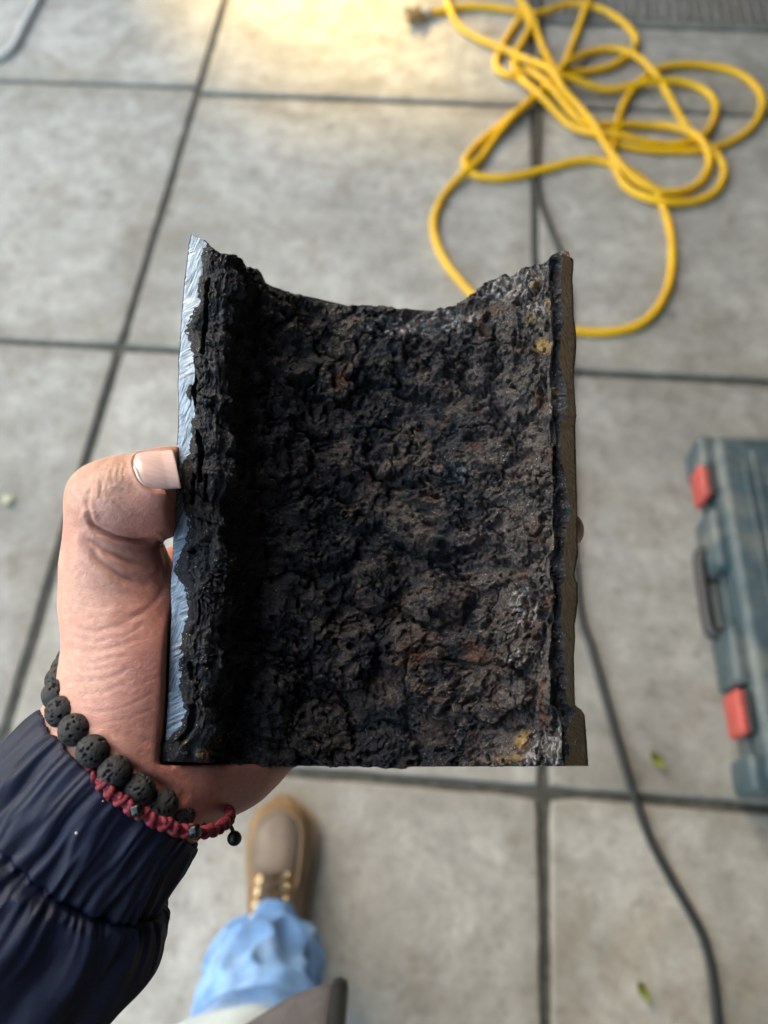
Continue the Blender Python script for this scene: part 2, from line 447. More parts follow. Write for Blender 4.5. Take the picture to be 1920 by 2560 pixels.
# the darker ribbed strip of paving at the upper right: low studs in real relief
for i in range(5, 9):
    x0, x1 = XJ[i], XJ[i + 1]
    for a, bb in ((2.345, 3.25), (3.25, 4.15)):
        seed += 1
        V, F = slab(x0, x1, a, bb, seed=seed)
        pv = mesh_np('ribbed_paver', V, F, M['concrete_dark'], pavement, smooth=False)
        bm = bmesh.new()
        for k in range(30):
            xx = x0 + .02 + k * (x1 - x0 - .04) / 29
            if i == 5: rbox(bm, .014, bb - a - .06, .009, (xx, (a + bb) / 2, .0045))
        if i == 5:
            rb = bm_obj('ribs', bm, M['concrete_dark'], pv); rb['kind'] = 'stuff'

# ------------------------------------------------------------------ unseen blockers added out of frame to shade the yard and shape its light
def wall_with_opening(name, x0, x1, y, z1, thick, ox0, ox1, oz0, oz1, parent):
    bm = bmesh.new()
    def b(xa, xb, za, zb): rbox(bm, xb - xa, thick, zb - za, ((xa + xb) / 2, y + thick / 2, (za + zb) / 2))
    b(x0, ox0, 0, z1); b(ox1, x1, 0, z1); b(ox0, ox1, 0, oz0); b(ox0, ox1, oz1, z1)
    return bm_obj(name, bm, M['blocker_wall'], parent)
WY = 11.0
pc = np.array([-0.45, 2.50, 0.0]); t_ = (WY - pc[1]) / sun_dir[1]; oc = pc + sun_dir * t_
fb = thing('added_sun_screen', 'unseen wall added to block the sun, with one small opening for the sun patch', 'light_blocker', (0, WY, 0))  # added: keeps direct sun off the paving except for one patch
wl_ = wall_with_opening('wall', -26, 20, 0, 9.5, .02, oc[0] - .40, oc[0] + .34, oc[2] - .22, oc[2] + .22, fb)
bm = bmesh.new(); rbox(bm, 46.4, .5, .2, (-3, .25, 9.6)); bm_obj('blocker_cap', bm, M['concrete'], fb)
rf_ = thing('added_sky_cover', 'flat unseen slab added to block the sky over the right half of the paving', 'sky_blocker', (0, 0, 2.55))  # added unseen, cuts skylight from above and from the right
bm = bmesh.new(); rbox(bm, 3.7, 13, .10, (1.53, 1.0, .05)); bm_obj('blocker_slab', bm, M['blocker_dark'], rf_)
bm = bmesh.new(); rbox(bm, .04, 13, .18, (-.34, 1.0, .03)); bm_obj('blocker_edge', bm, M['black'], rf_)
rb_ = thing('added_side_wall', 'unseen wall added along the side of the paving to block the sky', 'light_blocker', (3.3, 0, 0))  # unseen blocker added to darken the sky on the right
bm = bmesh.new(); rbox(bm, .3, 16, 2.3, (.15, 1, 1.15)); bm_obj('wall', bm, M['blocker_wall'], rb_)
bm = bmesh.new(); rbox(bm, .9, 16.4, .12, (.15, 1, 2.36)); bm_obj('blocker_top', bm, M['black'], rb_)

# ------------------------------------------------------------------ the broken half pipe, in its own frame (mm)
TILT = math.radians(9.0); ROLL = math.radians(-0.9)
D0 = 254.0; R0 = 66.0; DEEP = 54.0
ct, st = math.cos(TILT), math.sin(TILT)
ORG = np.array([-2.6, 0.0])
def pipe_cam(x, v, z):
    """pipe mm -> camera-frame mm (x right, y up, depth)"""
    xr = x * math.cos(ROLL) - v * math.sin(ROLL) + ORG[0]; vr = x * math.sin(ROLL) + v * math.cos(ROLL)
    return xr, vr * ct + z * st, D0 + vr * st - z * ct
def pipe_px(x, v, z):
    X, Y, D = pipe_cam(x, v, z); return 960 + FPX * X / D, 1280 - FPX * Y / D, D

TOPC = np.array([(440, 612), (478, 584), (490, 588), (502, 594), (520, 608), (537, 622), (552, 630), (565, 635), (580, 637), (597, 640), (608, 648), (618, 664), (625, 677), (633, 669), (641, 665), (650, 672), (657, 684),
                 (660, 700), (675, 709), (695, 717), (730, 730), (765, 737), (800, 744), (870, 761), (940, 767), (1010, 769), (1080, 774), (1132, 767), (1150, 759), (1167, 748), (1195, 727),
                 (1220, 706), (1240, 694), (1262, 685), (1276, 688), (1300, 680), (1325, 669), (1345, 660), (1360, 650), (1380, 638), (1402, 632), (1412, 635), (1423, 642), (1433, 660), (1470, 720)], float)
LEFTC = np.array([(560, 486), (584, 478), (610, 472), (640, 469), (700, 461), (760, 456), (820, 452), (880, 449), (900, 445), (930, 447), (960, 444), (1000, 447), (1080, 445), (1130, 441), (1200, 439), (1240, 436), (1300, 434), (1360, 433), (1420, 431), (1436, 428),
                  (1480, 425), (1540, 428), (1600, 424), (1700, 420), (1790, 416), (1860, 412), (1895, 411), (1990, 408)], float)
RIGHTC = np.array([(560, 1430), (660, 1434), (700, 1431), (760, 1434), (790, 1434), (830, 1440), (870, 1441), (900, 1438), (940, 1434), (1000, 1438), (1040, 1441), (1060, 1438), (1150, 1440), (1200, 1441), (1280, 1443), (1390, 1445), (1425, 1438), (1446, 1437), (1456, 1445), (1500, 1446),
                   (1540, 1441), (1560, 1437), (1600, 1438), (1640, 1435), (1700, 1436), (1764, 1438), (1771, 1448), (1776, 1455), (1790, 1462), (1850, 1467), (1915, 1471), (1990, 1474)], float)
SAG = 1.0
def solve_top(x, z):
    v = np.full(np.shape(x), 90.0)
    for _ in range(14):
        px, py, D = pipe_px(x, v, z)
        v = v + .8 * (py - np.interp(px, TOPC[:, 0], TOPC[:, 1])) * D / FPX
    return v
def solve_bot(x, z):
    v = np.full(np.shape(x), -80.0)
    for _ in range(10):
        px, py, D = pipe_px(x, v, z)
        v = v + .9 * (py - np.interp(px, [400, 700, 1000, 1480], [1903, 1914, 1917, 1915])) * D / FPX
    return v
def edge_x(v, curve, z=0.0):
    """x (mm) of the rim at height v so that the cut edge runs as traced"""
    x = np.where(curve[0, 1] < 900, -66.0, 64.0) + 0 * v
    for _ in range(8):
        px, py, D = pipe_px(x, v, z + 0 * v)
        x = x + (np.interp(py, curve[:, 0], curve[:, 1]) - px) * D / FPX
    return x

hp = thing('broken_half_pipe', 'broken half length of cast iron pipe held up by hand, black corroded crust inside', 'pipe')
PIPE_M = np.array([pipe_cam(a, b, cc) for a, b, cc in ((0, 0, 0), (1, 0, 0), (0, 1, 0), (0, 0, 1))])
# object matrix: local metres -> world
o_ = to_world(np.array([PIPE_M[0, 0], PIPE_M[0, 1], -PIPE_M[0, 2]]) / 1000)
ax_ = [RC @ np.array([PIPE_M[k, 0] - PIPE_M[0, 0], PIPE_M[k, 1] - PIPE_M[0, 1], -(PIPE_M[k, 2] - PIPE_M[0, 2])]) for k in (1, 2, 3)]
hp.matrix_world = Matrix([[ax_[0][i], ax_[1][i], ax_[2][i], o_[i]] for i in range(3)] + [[0, 0, 0, 1]])

NC, NR = 620, 600
# profile of the crust: columns from the left iron edge over the left top, down the bore and up to the right
nl, nr_ = 56, 40
nb = NC - nl - nr_
XIN_L, XIN_R, DIN = -51.0, 56.5, 43.0
cxb, hwb = (XIN_L + XIN_R) / 2, (XIN_R - XIN_L) / 2
# bore: superellipse arc, evenly spaced by length
th = np.linspace(math.pi, 2 * math.pi, 4000)
ex = np.interp(th, [math.pi, 1.5 * math.pi, 2 * math.pi], [.93, 1.08, 1.30])
bx_ = cxb + hwb * np.sign(np.cos(th)) * np.abs(np.cos(th)) ** ex; bz_ = -2.5 - DIN * np.abs(np.sin(th)) ** ex
sl_ = np.r_[0, np.cumsum(np.hypot(np.diff(bx_), np.diff(bz_)))]
sq = np.linspace(0, sl_[-1], nb)
bx_, bz_ = np.interp(sq, sl_, bx_), np.interp(sq, sl_, bz_)
colx = np.r_[np.linspace(0, 1, nl), bx_, np.linspace(0, 1, nr_)]          # left/right parts hold 0..1
colz = np.r_[np.zeros(nl), bz_, np.zeros(nr_)]
s_col = np.r_[np.linspace(-14, -.4, nl), sq, sq[-1] + np.linspace(.4, 8, nr_)]
rowt = np.linspace(0, 1, NR)

# width of bright iron left bare along the left rim / right rim, by photo row
WL = np.array([(560, 26), (600, 40), (650, 36), (700, 36), (760, 38), (790, 26), (810, 16), (840, 12), (860, 26), (900, 30), (960, 34), (985, 20), (1000, 27), (1060, 36), (1140, 34), (1160, 20), (1180, 12),
               (1230, 16), (1290, 30), (1330, 36), (1370, 28), (1400, 16), (1432, 2), (1445, 12), (1480, 34), (1530, 45), (1560, 36), (1610, 28), (1680, 24), (1705, 22), (1745, 34), (1790, 44), (1830, 30), (1852, 12), (1870, -6), (1990, -6)], float)
WR = np.array([(560, 20), (640, 20), (700, 22), (760, 18), (800, 20), (830, 30), (890, 34), (920, 22), (960, 10), (1010, 12), (1050, 28), (1150, 27), (1190, 17), (1235, 14), (1270, 6), (1330, 20), (1380, 28), (1430, 12), (1460, 34), (1500, 30), (1545, 28), (1580, 14), (1640, 17), (1690, 4), (1720, 12), (1768, 4),
               (1790, 24), (1830, 40), (1870, 32), (1915, 52), (1990, 52)], float)

# vertical extent of each column (taken on the middle of the wall thickness there)
xl_mid, xr_mid = -66.0, 64.0
cx_guess = np.r_[np.linspace(-62, -51, nl), bx_, np.linspace(56.5, 61, nr_)]
cz_guess = np.r_[np.full(nl, -.5), bz_, np.full(nr_, -2.5)]
vt = solve_top(cx_guess, cz_guess); vb = solve_bot(cx_guess, cz_guess)
jj = np.arange(NC)
vt = vt + .5 * perlin(s_col * .45, 3.3, 1.1) + .35 * perlin(s_col * 1.3, 7.3, 1.1)
vb = vb + .18 * perlin(s_col * .6, 13.3, 5.1)
Vv = vb[None] + (vt - vb)[None] * rowt[:, None]                           # NR x NC heights
pyrow = 1280 - FPX * (Vv * ct) / (D0 + Vv * st)
xl = edge_x(Vv[:, :nl], LEFTC); xr = edge_x(Vv[:, -nr_:], RIGHTC)
jag = .8 * perlin(Vv[:, :nl] * .7, 2.2, 8.1) + .5 * perlin(Vv[:, :nl] * 2.2, 5.2, 8.1)
wlm = np.interp(pyrow[:, :nl], WL[:, 0], WL[:, 1]) * D0 / FPX * 1.0 + jag
wrm = .72 * np.interp(pyrow[:, -nr_:], WR[:, 0], WR[:, 1]) * D0 / FPX + jag[:, :1] * 1.3
X = np.empty((NR, NC)); Z = np.empty((NR, NC))
tl = np.linspace(0, 1, nl)[None]; tr = np.linspace(0, 1, nr_)[None]
xin_l = xl + 15.0 + 1.6 * perlin(Vv[:, :nl] * .09, 4.4, .3) + .8 * perlin(Vv[:, :nl] * .35, 1.4, .3) - 2.0 * sstep(1250, 1850, pyrow[:, :nl]) + 1.5
shiftL = (xin_l[:, -1:] - XIN_L); 
X[:, :nl] = (xl + wlm) * (1 - tl) + xin_l * tl
Z[:, :nl] = .15 + tl * (-1.2) + .9 * np.sin(np.pi * tl) - 2.2 * sstep(.75, 1, tl)
xin_r = xr - 7.4 + .5 * perlin(Vv[:, -nr_:] * .2, 9.4, .3)
shiftR = (xin_r[:, :1] - XIN_R)
X[:, -nr_:] = xin_r * (1 - tr) + (xr - wrm) * tr
Z[:, -nr_:] = -2.5 - 2.8 * np.sin(np.pi * np.clip(tr * 1.05, 0, 1)) ** .8 * 1.0 + 2.5 * sstep(.55, 1, tr)
wgt = (bx_[None] - XIN_L) / (XIN_R - XIN_L)
X[:, nl:-nr_] = bx_[None] + shiftL * (1 - wgt) + shiftR * wgt
Z[:, nl:-nr_] = bz_[None] + (Z[:, nl - 1:nl] + 2.5) * np.exp(-sq[None] / 3) + (Z[:, -nr_:-nr_ + 1] + 2.5) * np.exp(-(sq[-1] - sq[None]) / 3)

vt = solve_top(X[-1], Z[-1]) + .45 * perlin(s_col * .45, 3.3, 1.1) + .35 * perlin(s_col * 1.3, 7.3, 1.1); vb = solve_bot(X[0], Z[0]) + .18 * perlin(s_col * .6, 13.3, 5.1)
Vv = vb[None] + (vt - vb)[None] * rowt[:, None]
# relief of the crust
S = np.broadcast_to(s_col[None], (NR, NC)).astype(np.float32); V_ = Vv.astype(np.float32)
w1 = fbm(S / 26, V_ / 26, .3, 3); w2 = fbm(S / 26, V_ / 26, 9.3, 3)
S2, V2 = S + 5.0 * w1, V_ + 5.0 * w2
wf1 = perlin(S / 4.5, V_ / 4.5, 2.0); wf2 = perlin(S / 4.5, V_ / 4.5, 12.0)
S3, V3 = S2 + 1.1 * wf1, V2 + 1.1 * wf2
def terrace(t, k, lip=.72):
    q_ = t * k; f = np.floor(q_); r_ = q_ - f
    return (f + .28 * r_ / lip * (r_ < lip) + (r_ >= lip) * (.28 + .72 * sstep(lip, 1, r_))) / k
big_ = fbm(S2 / 36, V2 / 32, 1.7, 3)
tA = fbm(S / 24 + .12 * w1, V_ / 21 + .12 * w2, 5.5, 6, .52)
tB = fbm(S / 9.5, V_ / 9.0, 15.5, 5, .55)
low = sstep(-.25, .35, fbm(S / 24, V_ / 24, 62.0, 2))                 # smooth dusty plates against broken ground
terA = terrace(tA, 3.1, .80) * 3.9; terB = terrace(tB, 2.6, .74) * 1.75 * (.35 + .9 * low)
f1b, f2b, cidb = worley(S3 / 7.5 + 31, V3 / 6.8, 47)
plate2 = (cidb - .5) * 1.1 * (.2 + low)
f1c, f2c, cidc = worley(S3 / 2.6 + 11, V3 / 2.8 + 5, 83)
pit = -(1.5 * (1 - sstep(.14, .40, f1c)) * (cidc > .66) * (.25 + .75 * sstep(-.1, .3, fbm(S / 14, V_ / 14, 22.0, 2))))
f1d, f2d, cidd = worley(S3 / 7.5 + 71, V3 / 6.5 + 15, 123)
hole = -(3.2 * (1 - sstep(.10, .34, f1d)) * (cidd > .70))
crk = np.abs(fbm(S / 15, V_ / 13, 33.0, 5, .55)); crack = -4.2 * (1 - sstep(.015, .075, crk)) * sstep(-.15, .15, fbm(S / 20, V_ / 20, 44.0, 2))
lump2 = 3.4 * np.abs(fbm(S / 25 + .2 * w2, V_ / 19 + .2 * w1, 193.0, 5, .48)) - 1.1
lump = 3.0 * np.abs(fbm(S / 12 + .25 * w2, V_ / 10.5 + .25 * w1, 93.0, 5, .5)) - .9
fine = .62 * fbm(S / 3.6, V_ / 3.6, 14.0, 4, .6) * (.45 + 1.0 * low) + .36 * np.abs(fbm(S / 2.0, V_ / 2.0, 21.0, 4, .6)) * (.4 + low) + .30 * fbm(S / .95, V_ / .95, 31.0, 2, .6)
relief = -.6 + 1.3 * big_ + .95 * terA + 1.0 * terB + plate2 + pit + hole + crack + 1.1 * lump + lump2 + 1.15 * fine + .6
fib = .9 * fbm(S / 3.0, V_ / 15, 72.0, 4, .55) + .5 * fbm(S / 1.4, V_ / 5, 73.0, 3) + .35 * fine
wl_f = (1 - sstep(-2.0, 3.0, S)) * .85
relief = relief * (1 - wl_f) + wl_f * (1.5 * fib + .35 * relief)
relief = np.where(relief < -2.2, -2.2 - 3.0 * np.tanh((-2.2 - relief) / 3.0), relief)
# long crevices seen across the lower right of the bore
PX, PY, DD = pipe_px(X, Vv, Z)
def polydist(PX, PY, pts):
    d = np.full(PX.shape, 1e9); pts = np.asarray(pts, float)
    for a, b in zip(pts[:-1], pts[1:]):
        ab = b - a; t = np.clip(((PX - a[0]) * ab[0] + (PY - a[1]) * ab[1]) / (ab @ ab), 0, 1)
        d = np.minimum(d, np.hypot(PX - a[0] - t * ab[0], PY - a[1] - t * ab[1]))
    return d
wbx = 22 * fbm(S / 7.0, V_ / 7.0, 141.0, 4, .55); wby = 22 * fbm(S / 7.0, V_ / 7.0, 151.0, 4, .55)
dxp = np.gradient(PX, axis=1)
for cx_, cy_, rx_, ry_, hh in ((1090, 1295, 140, 85, 2.4), (1290, 1300, 75, 110, 2.2), (1090, 1500, 85, 65, 2.8), (1290, 1560, 60, 110, 3.0), (1235, 1735, 85, 65, 3.0), (1075, 1700, 60, 75, 2.2), (1240, 1880, 110, 55, 1.8),
                               (1290, 960, 60, 100, 2.6), (1190, 900, 60, 70, 2.2), (1080, 940, 80, 60, 1.8), (1190, 1130, 90, 60, 2.6), (1340, 1150, 45, 90, 2.0), (960, 1130, 70, 60, 2.2), (950, 900, 60, 65, 2.2), (835, 960, 55, 55, 2.6), (740, 880, 60, 80, 2.0),
                               (800, 1330, 110, 90, 2.2), (720, 1130, 60, 70, 2.4), (930, 1460, 60, 70, 2.2), (860, 1640, 80, 80, 2.4), (740, 1540, 80, 100, 2.4), (960, 1880, 80, 60, 2.4), (800, 1830, 80, 70, 2.2), (1000, 1590, 55, 45, 2.0), (680, 1760, 70, 90, 2.2), (1370, 1690, 30, 120, 1.6)):
    dd_ = np.hypot((PX + wbx - cx_) / rx_, (PY + wby - cy_) / ry_)
    relief = relief + hh * (1 - sstep(.90, 1.04, dd_)) - .9 * hh * np.exp(-((dd_ - 1.10) / .07) ** 2)
wobx = 9 * perlin(S / 3.2, V_ / 3.2, 41.0) + 5 * perlin(S / 1.4, V_ / 1.4, 43.0); woby = 9 * perlin(S / 3.2, V_ / 3.2, 51.0) + 5 * perlin(S / 1.4, V_ / 1.4, 53.0)
for pts, wd, dp in (([(1075, 1408), (1130, 1392), (1165, 1376), (1205, 1368), (1250, 1372)], 11, 4.2), ([(1300, 760), (1312, 860), (1292, 915), (1285, 960)], 12, 3.2),
                    ([(1285, 1090), (1310, 1120), (1270, 1118)], 9, 3.0), ([(1262, 1450), (1300, 1470), (1318, 1510), (1325, 1590)], 7, 3.0), ([(1080, 1530), (1150, 1560), (1175, 1500)], 9, 3.4),
                    ([(1110, 1650), (1180, 1670), (1195, 1700)], 11, 4.0), ([(1300, 1690), (1335, 1720), (1325, 1790)], 11, 4.5), ([(1160, 1760), (1210, 1730), (1225, 1680)], 8, 3.2), ([(1180, 1025), (1240, 1000), (1265, 1060)], 9, 2.6),
                    ([(990, 985), (1060, 1000), (1110, 960)], 9, 2.4), ([(1215, 1515), (1225, 1560)], 5, 3), ([(760, 1080), (800, 1100), (850, 1090)], 8, 2.5), ([(1290, 1940 - 800), (1330, 1000 + 130)], 6, 2),
                    ([(1000, 1420), (1035, 1450), (1010, 1500)], 10, 3), ([(1342, 1830), (1348, 1915)], 4, 3), ([(900, 900), (930, 960), (905, 1010)], 8, 2.4)):
    dd_ = polydist(PX + wobx, PY + woby, pts)
    relief = relief - dp * (1 - sstep(wd * .35, wd * 1.25, dd_))
# ragged hump of the left top and the vertical splits along it
amp = np.ones(NC)
amp[:nl] = .15 + .75 * sstep(.05, .5, np.linspace(0, 1, nl)) * (1 - .2 * np.linspace(0, 1, nl)); amp[-nr_:] = .55 - .45 * np.linspace(0, 1, nr_) ** 1.5
relief = relief * amp[None]
for pts, wd, dp in (([(478, 900), (486, 960), (480, 1040)], 6, 3), ([(492, 1080), (505, 1130), (500, 1200)], 6, 4.2), ([(486, 1190), (480, 1255)], 5, 4.5), ([(516, 1190), (512, 1250)], 5, 4), ([(484, 1375), (478, 1380)], 8, 3),
                    ([(473, 1660), (480, 1700)], 7, 3), ([(480, 1770), (478, 1820), (455, 1850)], 10, 3.2), ([(500, 1500), (497, 1560)], 4, 2.2), ([(520, 700), (512, 800), (506, 880)], 6, 3)):
    dd_ = polydist(PX + wobx * .5, PY + woby * .5, pts)
    relief = relief - dp * (1 - sstep(wd * .3, wd * 1.2, dd_))
relief = np.maximum(relief, -7.0)
# right groove between lining and iron stays smooth and low
# normals of the base surface
def grid_normals(X, Y, Z):
    dxu, dyu, dzu = [np.gradient(a, axis=1) for a in (X, Y, Z)]
    dxv, dyv, dzv = [np.gradient(a, axis=0) for a in (X, Y, Z)]
    n = np.stack([dyu * dzv - dzu * dyv, dzu * dxv - dxu * dzv, dxu * dyv - dyu * dxv], -1)
    return n / (np.linalg.norm(n, axis=-1, keepdims=True) + 1e-9)
def blur(a, k):
    ker = np.ones(k) / k
    p = np.pad(a, ((k // 2, k // 2), (k // 2, k // 2)), 'edge')
    p = np.apply_along_axis(lambda r: np.convolve(r, ker, 'valid'), 1, p)
    return np.apply_along_axis(lambda r: np.convolve(r, ker, 'valid'), 0, p)
Nn = grid_normals(blur(X, 9), blur(Vv, 9), blur(Z, 9))
wz_ = (.60 * sstep(18, 46, X))[..., None]; Nn = Nn * (1 - wz_) + np.array([-.10, .0, .9]) * wz_
rel = relief
# overhangs: slide tall parts sideways and down a little
ovx = .4 * wf1 * sstep(0, 2.5, rel); ovy = -.12 * np.clip(rel, 0, 3)
Xo = X + Nn[..., 0] * rel + ovx * amp[None] * .6; Yo = Vv + Nn[..., 1] * rel + ovy * amp[None]; Zo = Z + Nn[..., 2] * rel
Yo[0] = vb
_e = np.hypot(Xo / R0, Zo / DEEP); _m = (_e > .965) & (Zo < -7.0); _k = np.where(_m, .965 / _e, 1.0); Xo = Xo * _k; Zo = Zo * _k
# colour masks
def spot(cx, cy, rx, ry, soft=.35):
    d = np.hypot((PX + wobx * 1.6 - cx) / rx, (PY + woby * 1.6 - cy) / ry)
    return 1 - sstep(1 - soft, 1 + soft, d)
nz = fbm(S / 9, V_ / 9, 61.0, 4); nz2 = fbm(S / 16, V_ / 16, 71.0, 3)
blue_shade_m = sstep(-.08, .30, nz2 + .08) * (1 - .70 * sstep(1080, 1300, PX)); blue_shade_m = np.maximum(blue_shade_m, .65 * wl_f); blue_shade_m = np.maximum(blue_shade_m, (1 - sstep(560, 980, PX + 60 * nz)) * .85); blue_shade_m = np.maximum(blue_shade_m, sstep(.1, .9, np.r_[np.zeros(NC - nr_), np.sin(np.linspace(.2, 1, nr_) * np.pi * .8)][None] + 0 * nz) * .9)  # blue-black patches; left side darkened too, painting the bore's shade
blue_shade_m = np.maximum(blue_shade_m, spot(960, 1880, 70, 60)); blue_shade_m = np.maximum(blue_shade_m, spot(980, 1000, 120, 60) * .8); blue_shade_m = np.maximum(blue_shade_m, spot(1120, 860, 110, 50) * .7); blue_shade_m = np.maximum(blue_shade_m, spot(780, 1320, 70, 110) * .8); blue_shade_m = np.maximum(blue_shade_m, spot(1120, 1590, 40, 35) * .8)
rust_m = .55 * sstep(.38, .62, nz) * sstep(-.15, .25, fbm(S / 40, V_ / 40, 81.0, 2)) * sstep(620, 900, PX)
for a in ((1208, 815, 16, 34), (1360, 1800, 22, 34), (1352, 1740, 14, 40), (1365, 1505, 10, 20), (1180, 1615, 34, 14), (985, 1525, 22, 16), (1345, 1000, 14, 26), (520, 1890, 14, 26), (850, 950, 26, 26), (1190, 1590 + 55, 40, 20), (1040, 1640, 40, 24), (1300, 1430, 14, 20), (1352, 1345, 12, 12)):
    rust_m = np.maximum(rust_m, .85 * spot(*a, soft=.5))
och_m = np.zeros_like(rust_m)
for a in ((1340, 708, 9, 18), (1370, 765, 14, 16), (1330, 797, 24, 6), (1352, 862, 22, 16), (1304, 1850, 14, 22), (1275, 1895, 30, 9), (1385, 990, 7, 18), (462, 1851, 5, 5), (503, 1888, 8, 8)):
    och_m = np.maximum(och_m, .8 * spot(*a, soft=.5))
sil_m = np.zeros_like(rust_m)
spk = sstep(-.05, .35, fbm(S / 2.0, V_ / 2.0, 91.0, 3))
for a in ((1240, 722, 60, 30), (1310, 705, 50, 30), (1350, 770, 40, 22), (1000, 815, 80, 22), (1110, 800, 90, 22), (1385, 1000, 12, 34), (1400, 1860, 44, 60), (1330, 1885, 24, 50), (1310, 1520, 34, 50), (1155, 1185, 22, 20), (1300, 1640, 20, 20)):
    sil_m = np.maximum(sil_m, .75 * spot(*a, soft=.5) * spk)
top_rim = sstep(.955, .985, rowt)[:, None] * sstep(1150, 1250, PX); sil_m = np.maximum(sil_m, .4 * top_rim * spk)
rust_m = np.maximum(rust_m, .34 * sstep(.0, .3, fbm(S / 18, V_ / 18, 66.0, 4)) * sstep(1330, 1500, PY) * sstep(850, 1000, PX) * (1 - sstep(1300, 1380, PX)))

# close the top and the bottom out to the outer skin
def outer_pt(col_s):
    """outer skin point (x,z) for each crust column"""
    f = (s_col - s_col[0]) / (s_col[-1] - s_col[0])
    a = np.pi + np.pi * f
    return R0 * np.cos(a), -DEEP * np.sin(-a) * 1.0
fcol = (np.r_[np.linspace(0, .03, nl), .03 + .94 * (np.arctan2(-(bz_ + 2.5) / DIN, (bx_ - cxb) / hwb) * -1 + np.pi) / np.pi, np.linspace(.97, 1, nr_)])
aa = np.pi + np.pi * fcol
ox_, oz_ = R0 * np.cos(aa), DEEP * np.sin(aa)
xl0, xr0 = edge_x(vt, LEFTC), edge_x(vt, RIGHTC)
cap = 14
tops = []
for k in range(1, cap + 1):
    t = k / cap
    jx = .45 * perlin(s_col * .8, t * 3, 101.0) + .3 * perlin(s_col * 2, t * 6, 103.0)
    left = np.arange(NC) < nl; right = np.arange(NC) >= NC - nr_
    tx = np.where(left, np.maximum(ox_, xl0 + .6), np.where(right, np.minimum(ox_, xr0 - .6), ox_))
    tops.append((Xo[-1] * (1 - t) + tx * t + jx * (1 - t), Yo[-1] + .9 * math.sin(math.pi * min(1, t * 1.3)) * 1.0 - .7 * t + jx * .8, Zo[-1] * (1 - t) + np.minimum(oz_, -.3) * t))
bots = []
for k in range(6, 0, -1):
    t = k / 6
    # the sawn end: flat, plane through the crust's lower edge
    xb_ = Xo[0] * (1 - t) + np.clip(ox_, -65.2, 63.2) * t; zb_ = Zo[0] * (1 - t) + np.minimum(oz_ * .985, -.3) * t
    bots.append((xb_, solve_bot(xb_, zb_), zb_))
def stack(A, k): return np.vstack([np.array([b[k] for b in bots]), A, np.array([t[k] for t in tops])])
GX, GY, GZ = stack(Xo, 0), stack(Yo, 1), stack(Zo, 2)
def ext(m): return np.vstack([np.repeat(m[:1], 6, 0), m, np.repeat(m[-1:], cap, 0)])
nrow = GX.shape[0]
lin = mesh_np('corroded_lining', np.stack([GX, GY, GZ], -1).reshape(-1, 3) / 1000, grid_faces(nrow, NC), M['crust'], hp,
              attrs=dict(blue=ext(blue_shade_m), rust=ext(rust_m), ochre=ext(och_m), silver=ext(sil_m)))

# iron wall: outer skin and the two sawn strips
na, nv = 96, 220
fa = np.linspace(0, 1, na); A_ = np.pi + np.pi * fa
ox, oz = R0 * np.cos(A_), DEEP * np.sin(A_)
vt_o = solve_top(ox, oz); vb_o = solve_bot(ox, oz)
vt_o[0] = vt_o[1]
Vo = vb_o[None] + (vt_o - .6 - vb_o)[None] * np.linspace(0, 1, nv)[:, None]
el, er = edge_x(Vo[:, 0], LEFTC), edge_x(Vo[:, -1], RIGHTC)
wl_n = np.clip(1 - fa * 3.2, 0, 1)[None] ** 1.5; wr_n = np.clip(1 - (1 - fa) * 3.2, 0, 1)[None] ** 1.5
OXg = ox[None] + (el[:, None] - ox[0]) * wl_n + (er[:, None] - ox[-1]) * wr_n
OZg = np.repeat(oz[None], nv, 0)
on = .35 * fbm(OXg / 9, Vo / 9, OZg / 9, 3) * np.clip(np.minimum(fa, 1 - fa) * 12, 0, 1)[None]
OXg = OXg * (1 + on / 66); OZg = OZg - on * .6
mesh_np('iron_wall', np.stack([OXg, Vo, OZg], -1).reshape(-1, 3) / 1000, grid_faces(nv, na)[:, ::-1].copy(), M['iron'], hp)
def strip(name, curve, wtab, sgn, width, mat, v0, v1):
    nvv, nu = 420, 14
    v = np.linspace(v0, v1, nvv)[:, None]; u = np.linspace(0, 1, nu)[None]
    e = edge_x(v[:, 0], curve)[:, None]
    burr = (.26 * perlin(v * 1.1, 3.0, 1.0) + .22 * perlin(v * 2.9, 8.0, 1.0)) * (1.0 if sgn > 0 else 1.5)
    pyv = 1280 - FPX * (v * ct) / (D0 + v * st)
    wd_ = (np.clip(np.interp(pyv, wtab[:, 0], wtab[:, 1]), 0, 99) * D0 / FPX + width)
    x = (e + burr) + sgn * wd_ * u
    z = .0 * x + .05 * perlin(v * .8, u * 3, 5.0) - .25 * (u < .04)
    vv = v + 0 * x
    # clip the ends to the broken top and the sawn bottom
    top = solve_top(x, z) - .3; bot = solve_bot(x, z)
    vv = np.clip(vv, bot, np.maximum(top, bot + 1))
    fcs = grid_faces(nvv, nu)
    if sgn < 0: fcs = fcs[:, ::-1].copy()
    return mesh_np(name, np.stack([x, vv, z], -1).reshape(-1, 3) / 1000, fcs, mat, hp)
strip('sawn_edge', LEFTC, WL, 1, 1.2, M['steel'], -88, 100)['label'] = 'sawn iron edge with reflected sky blue in its colour'
strip('sawn_edge', RIGHTC, WR, -1, 1.2, M['steel_brown'], -88, 92)['label'] = 'sawn iron edge with slight brown patina and a dim reflection in its colour'

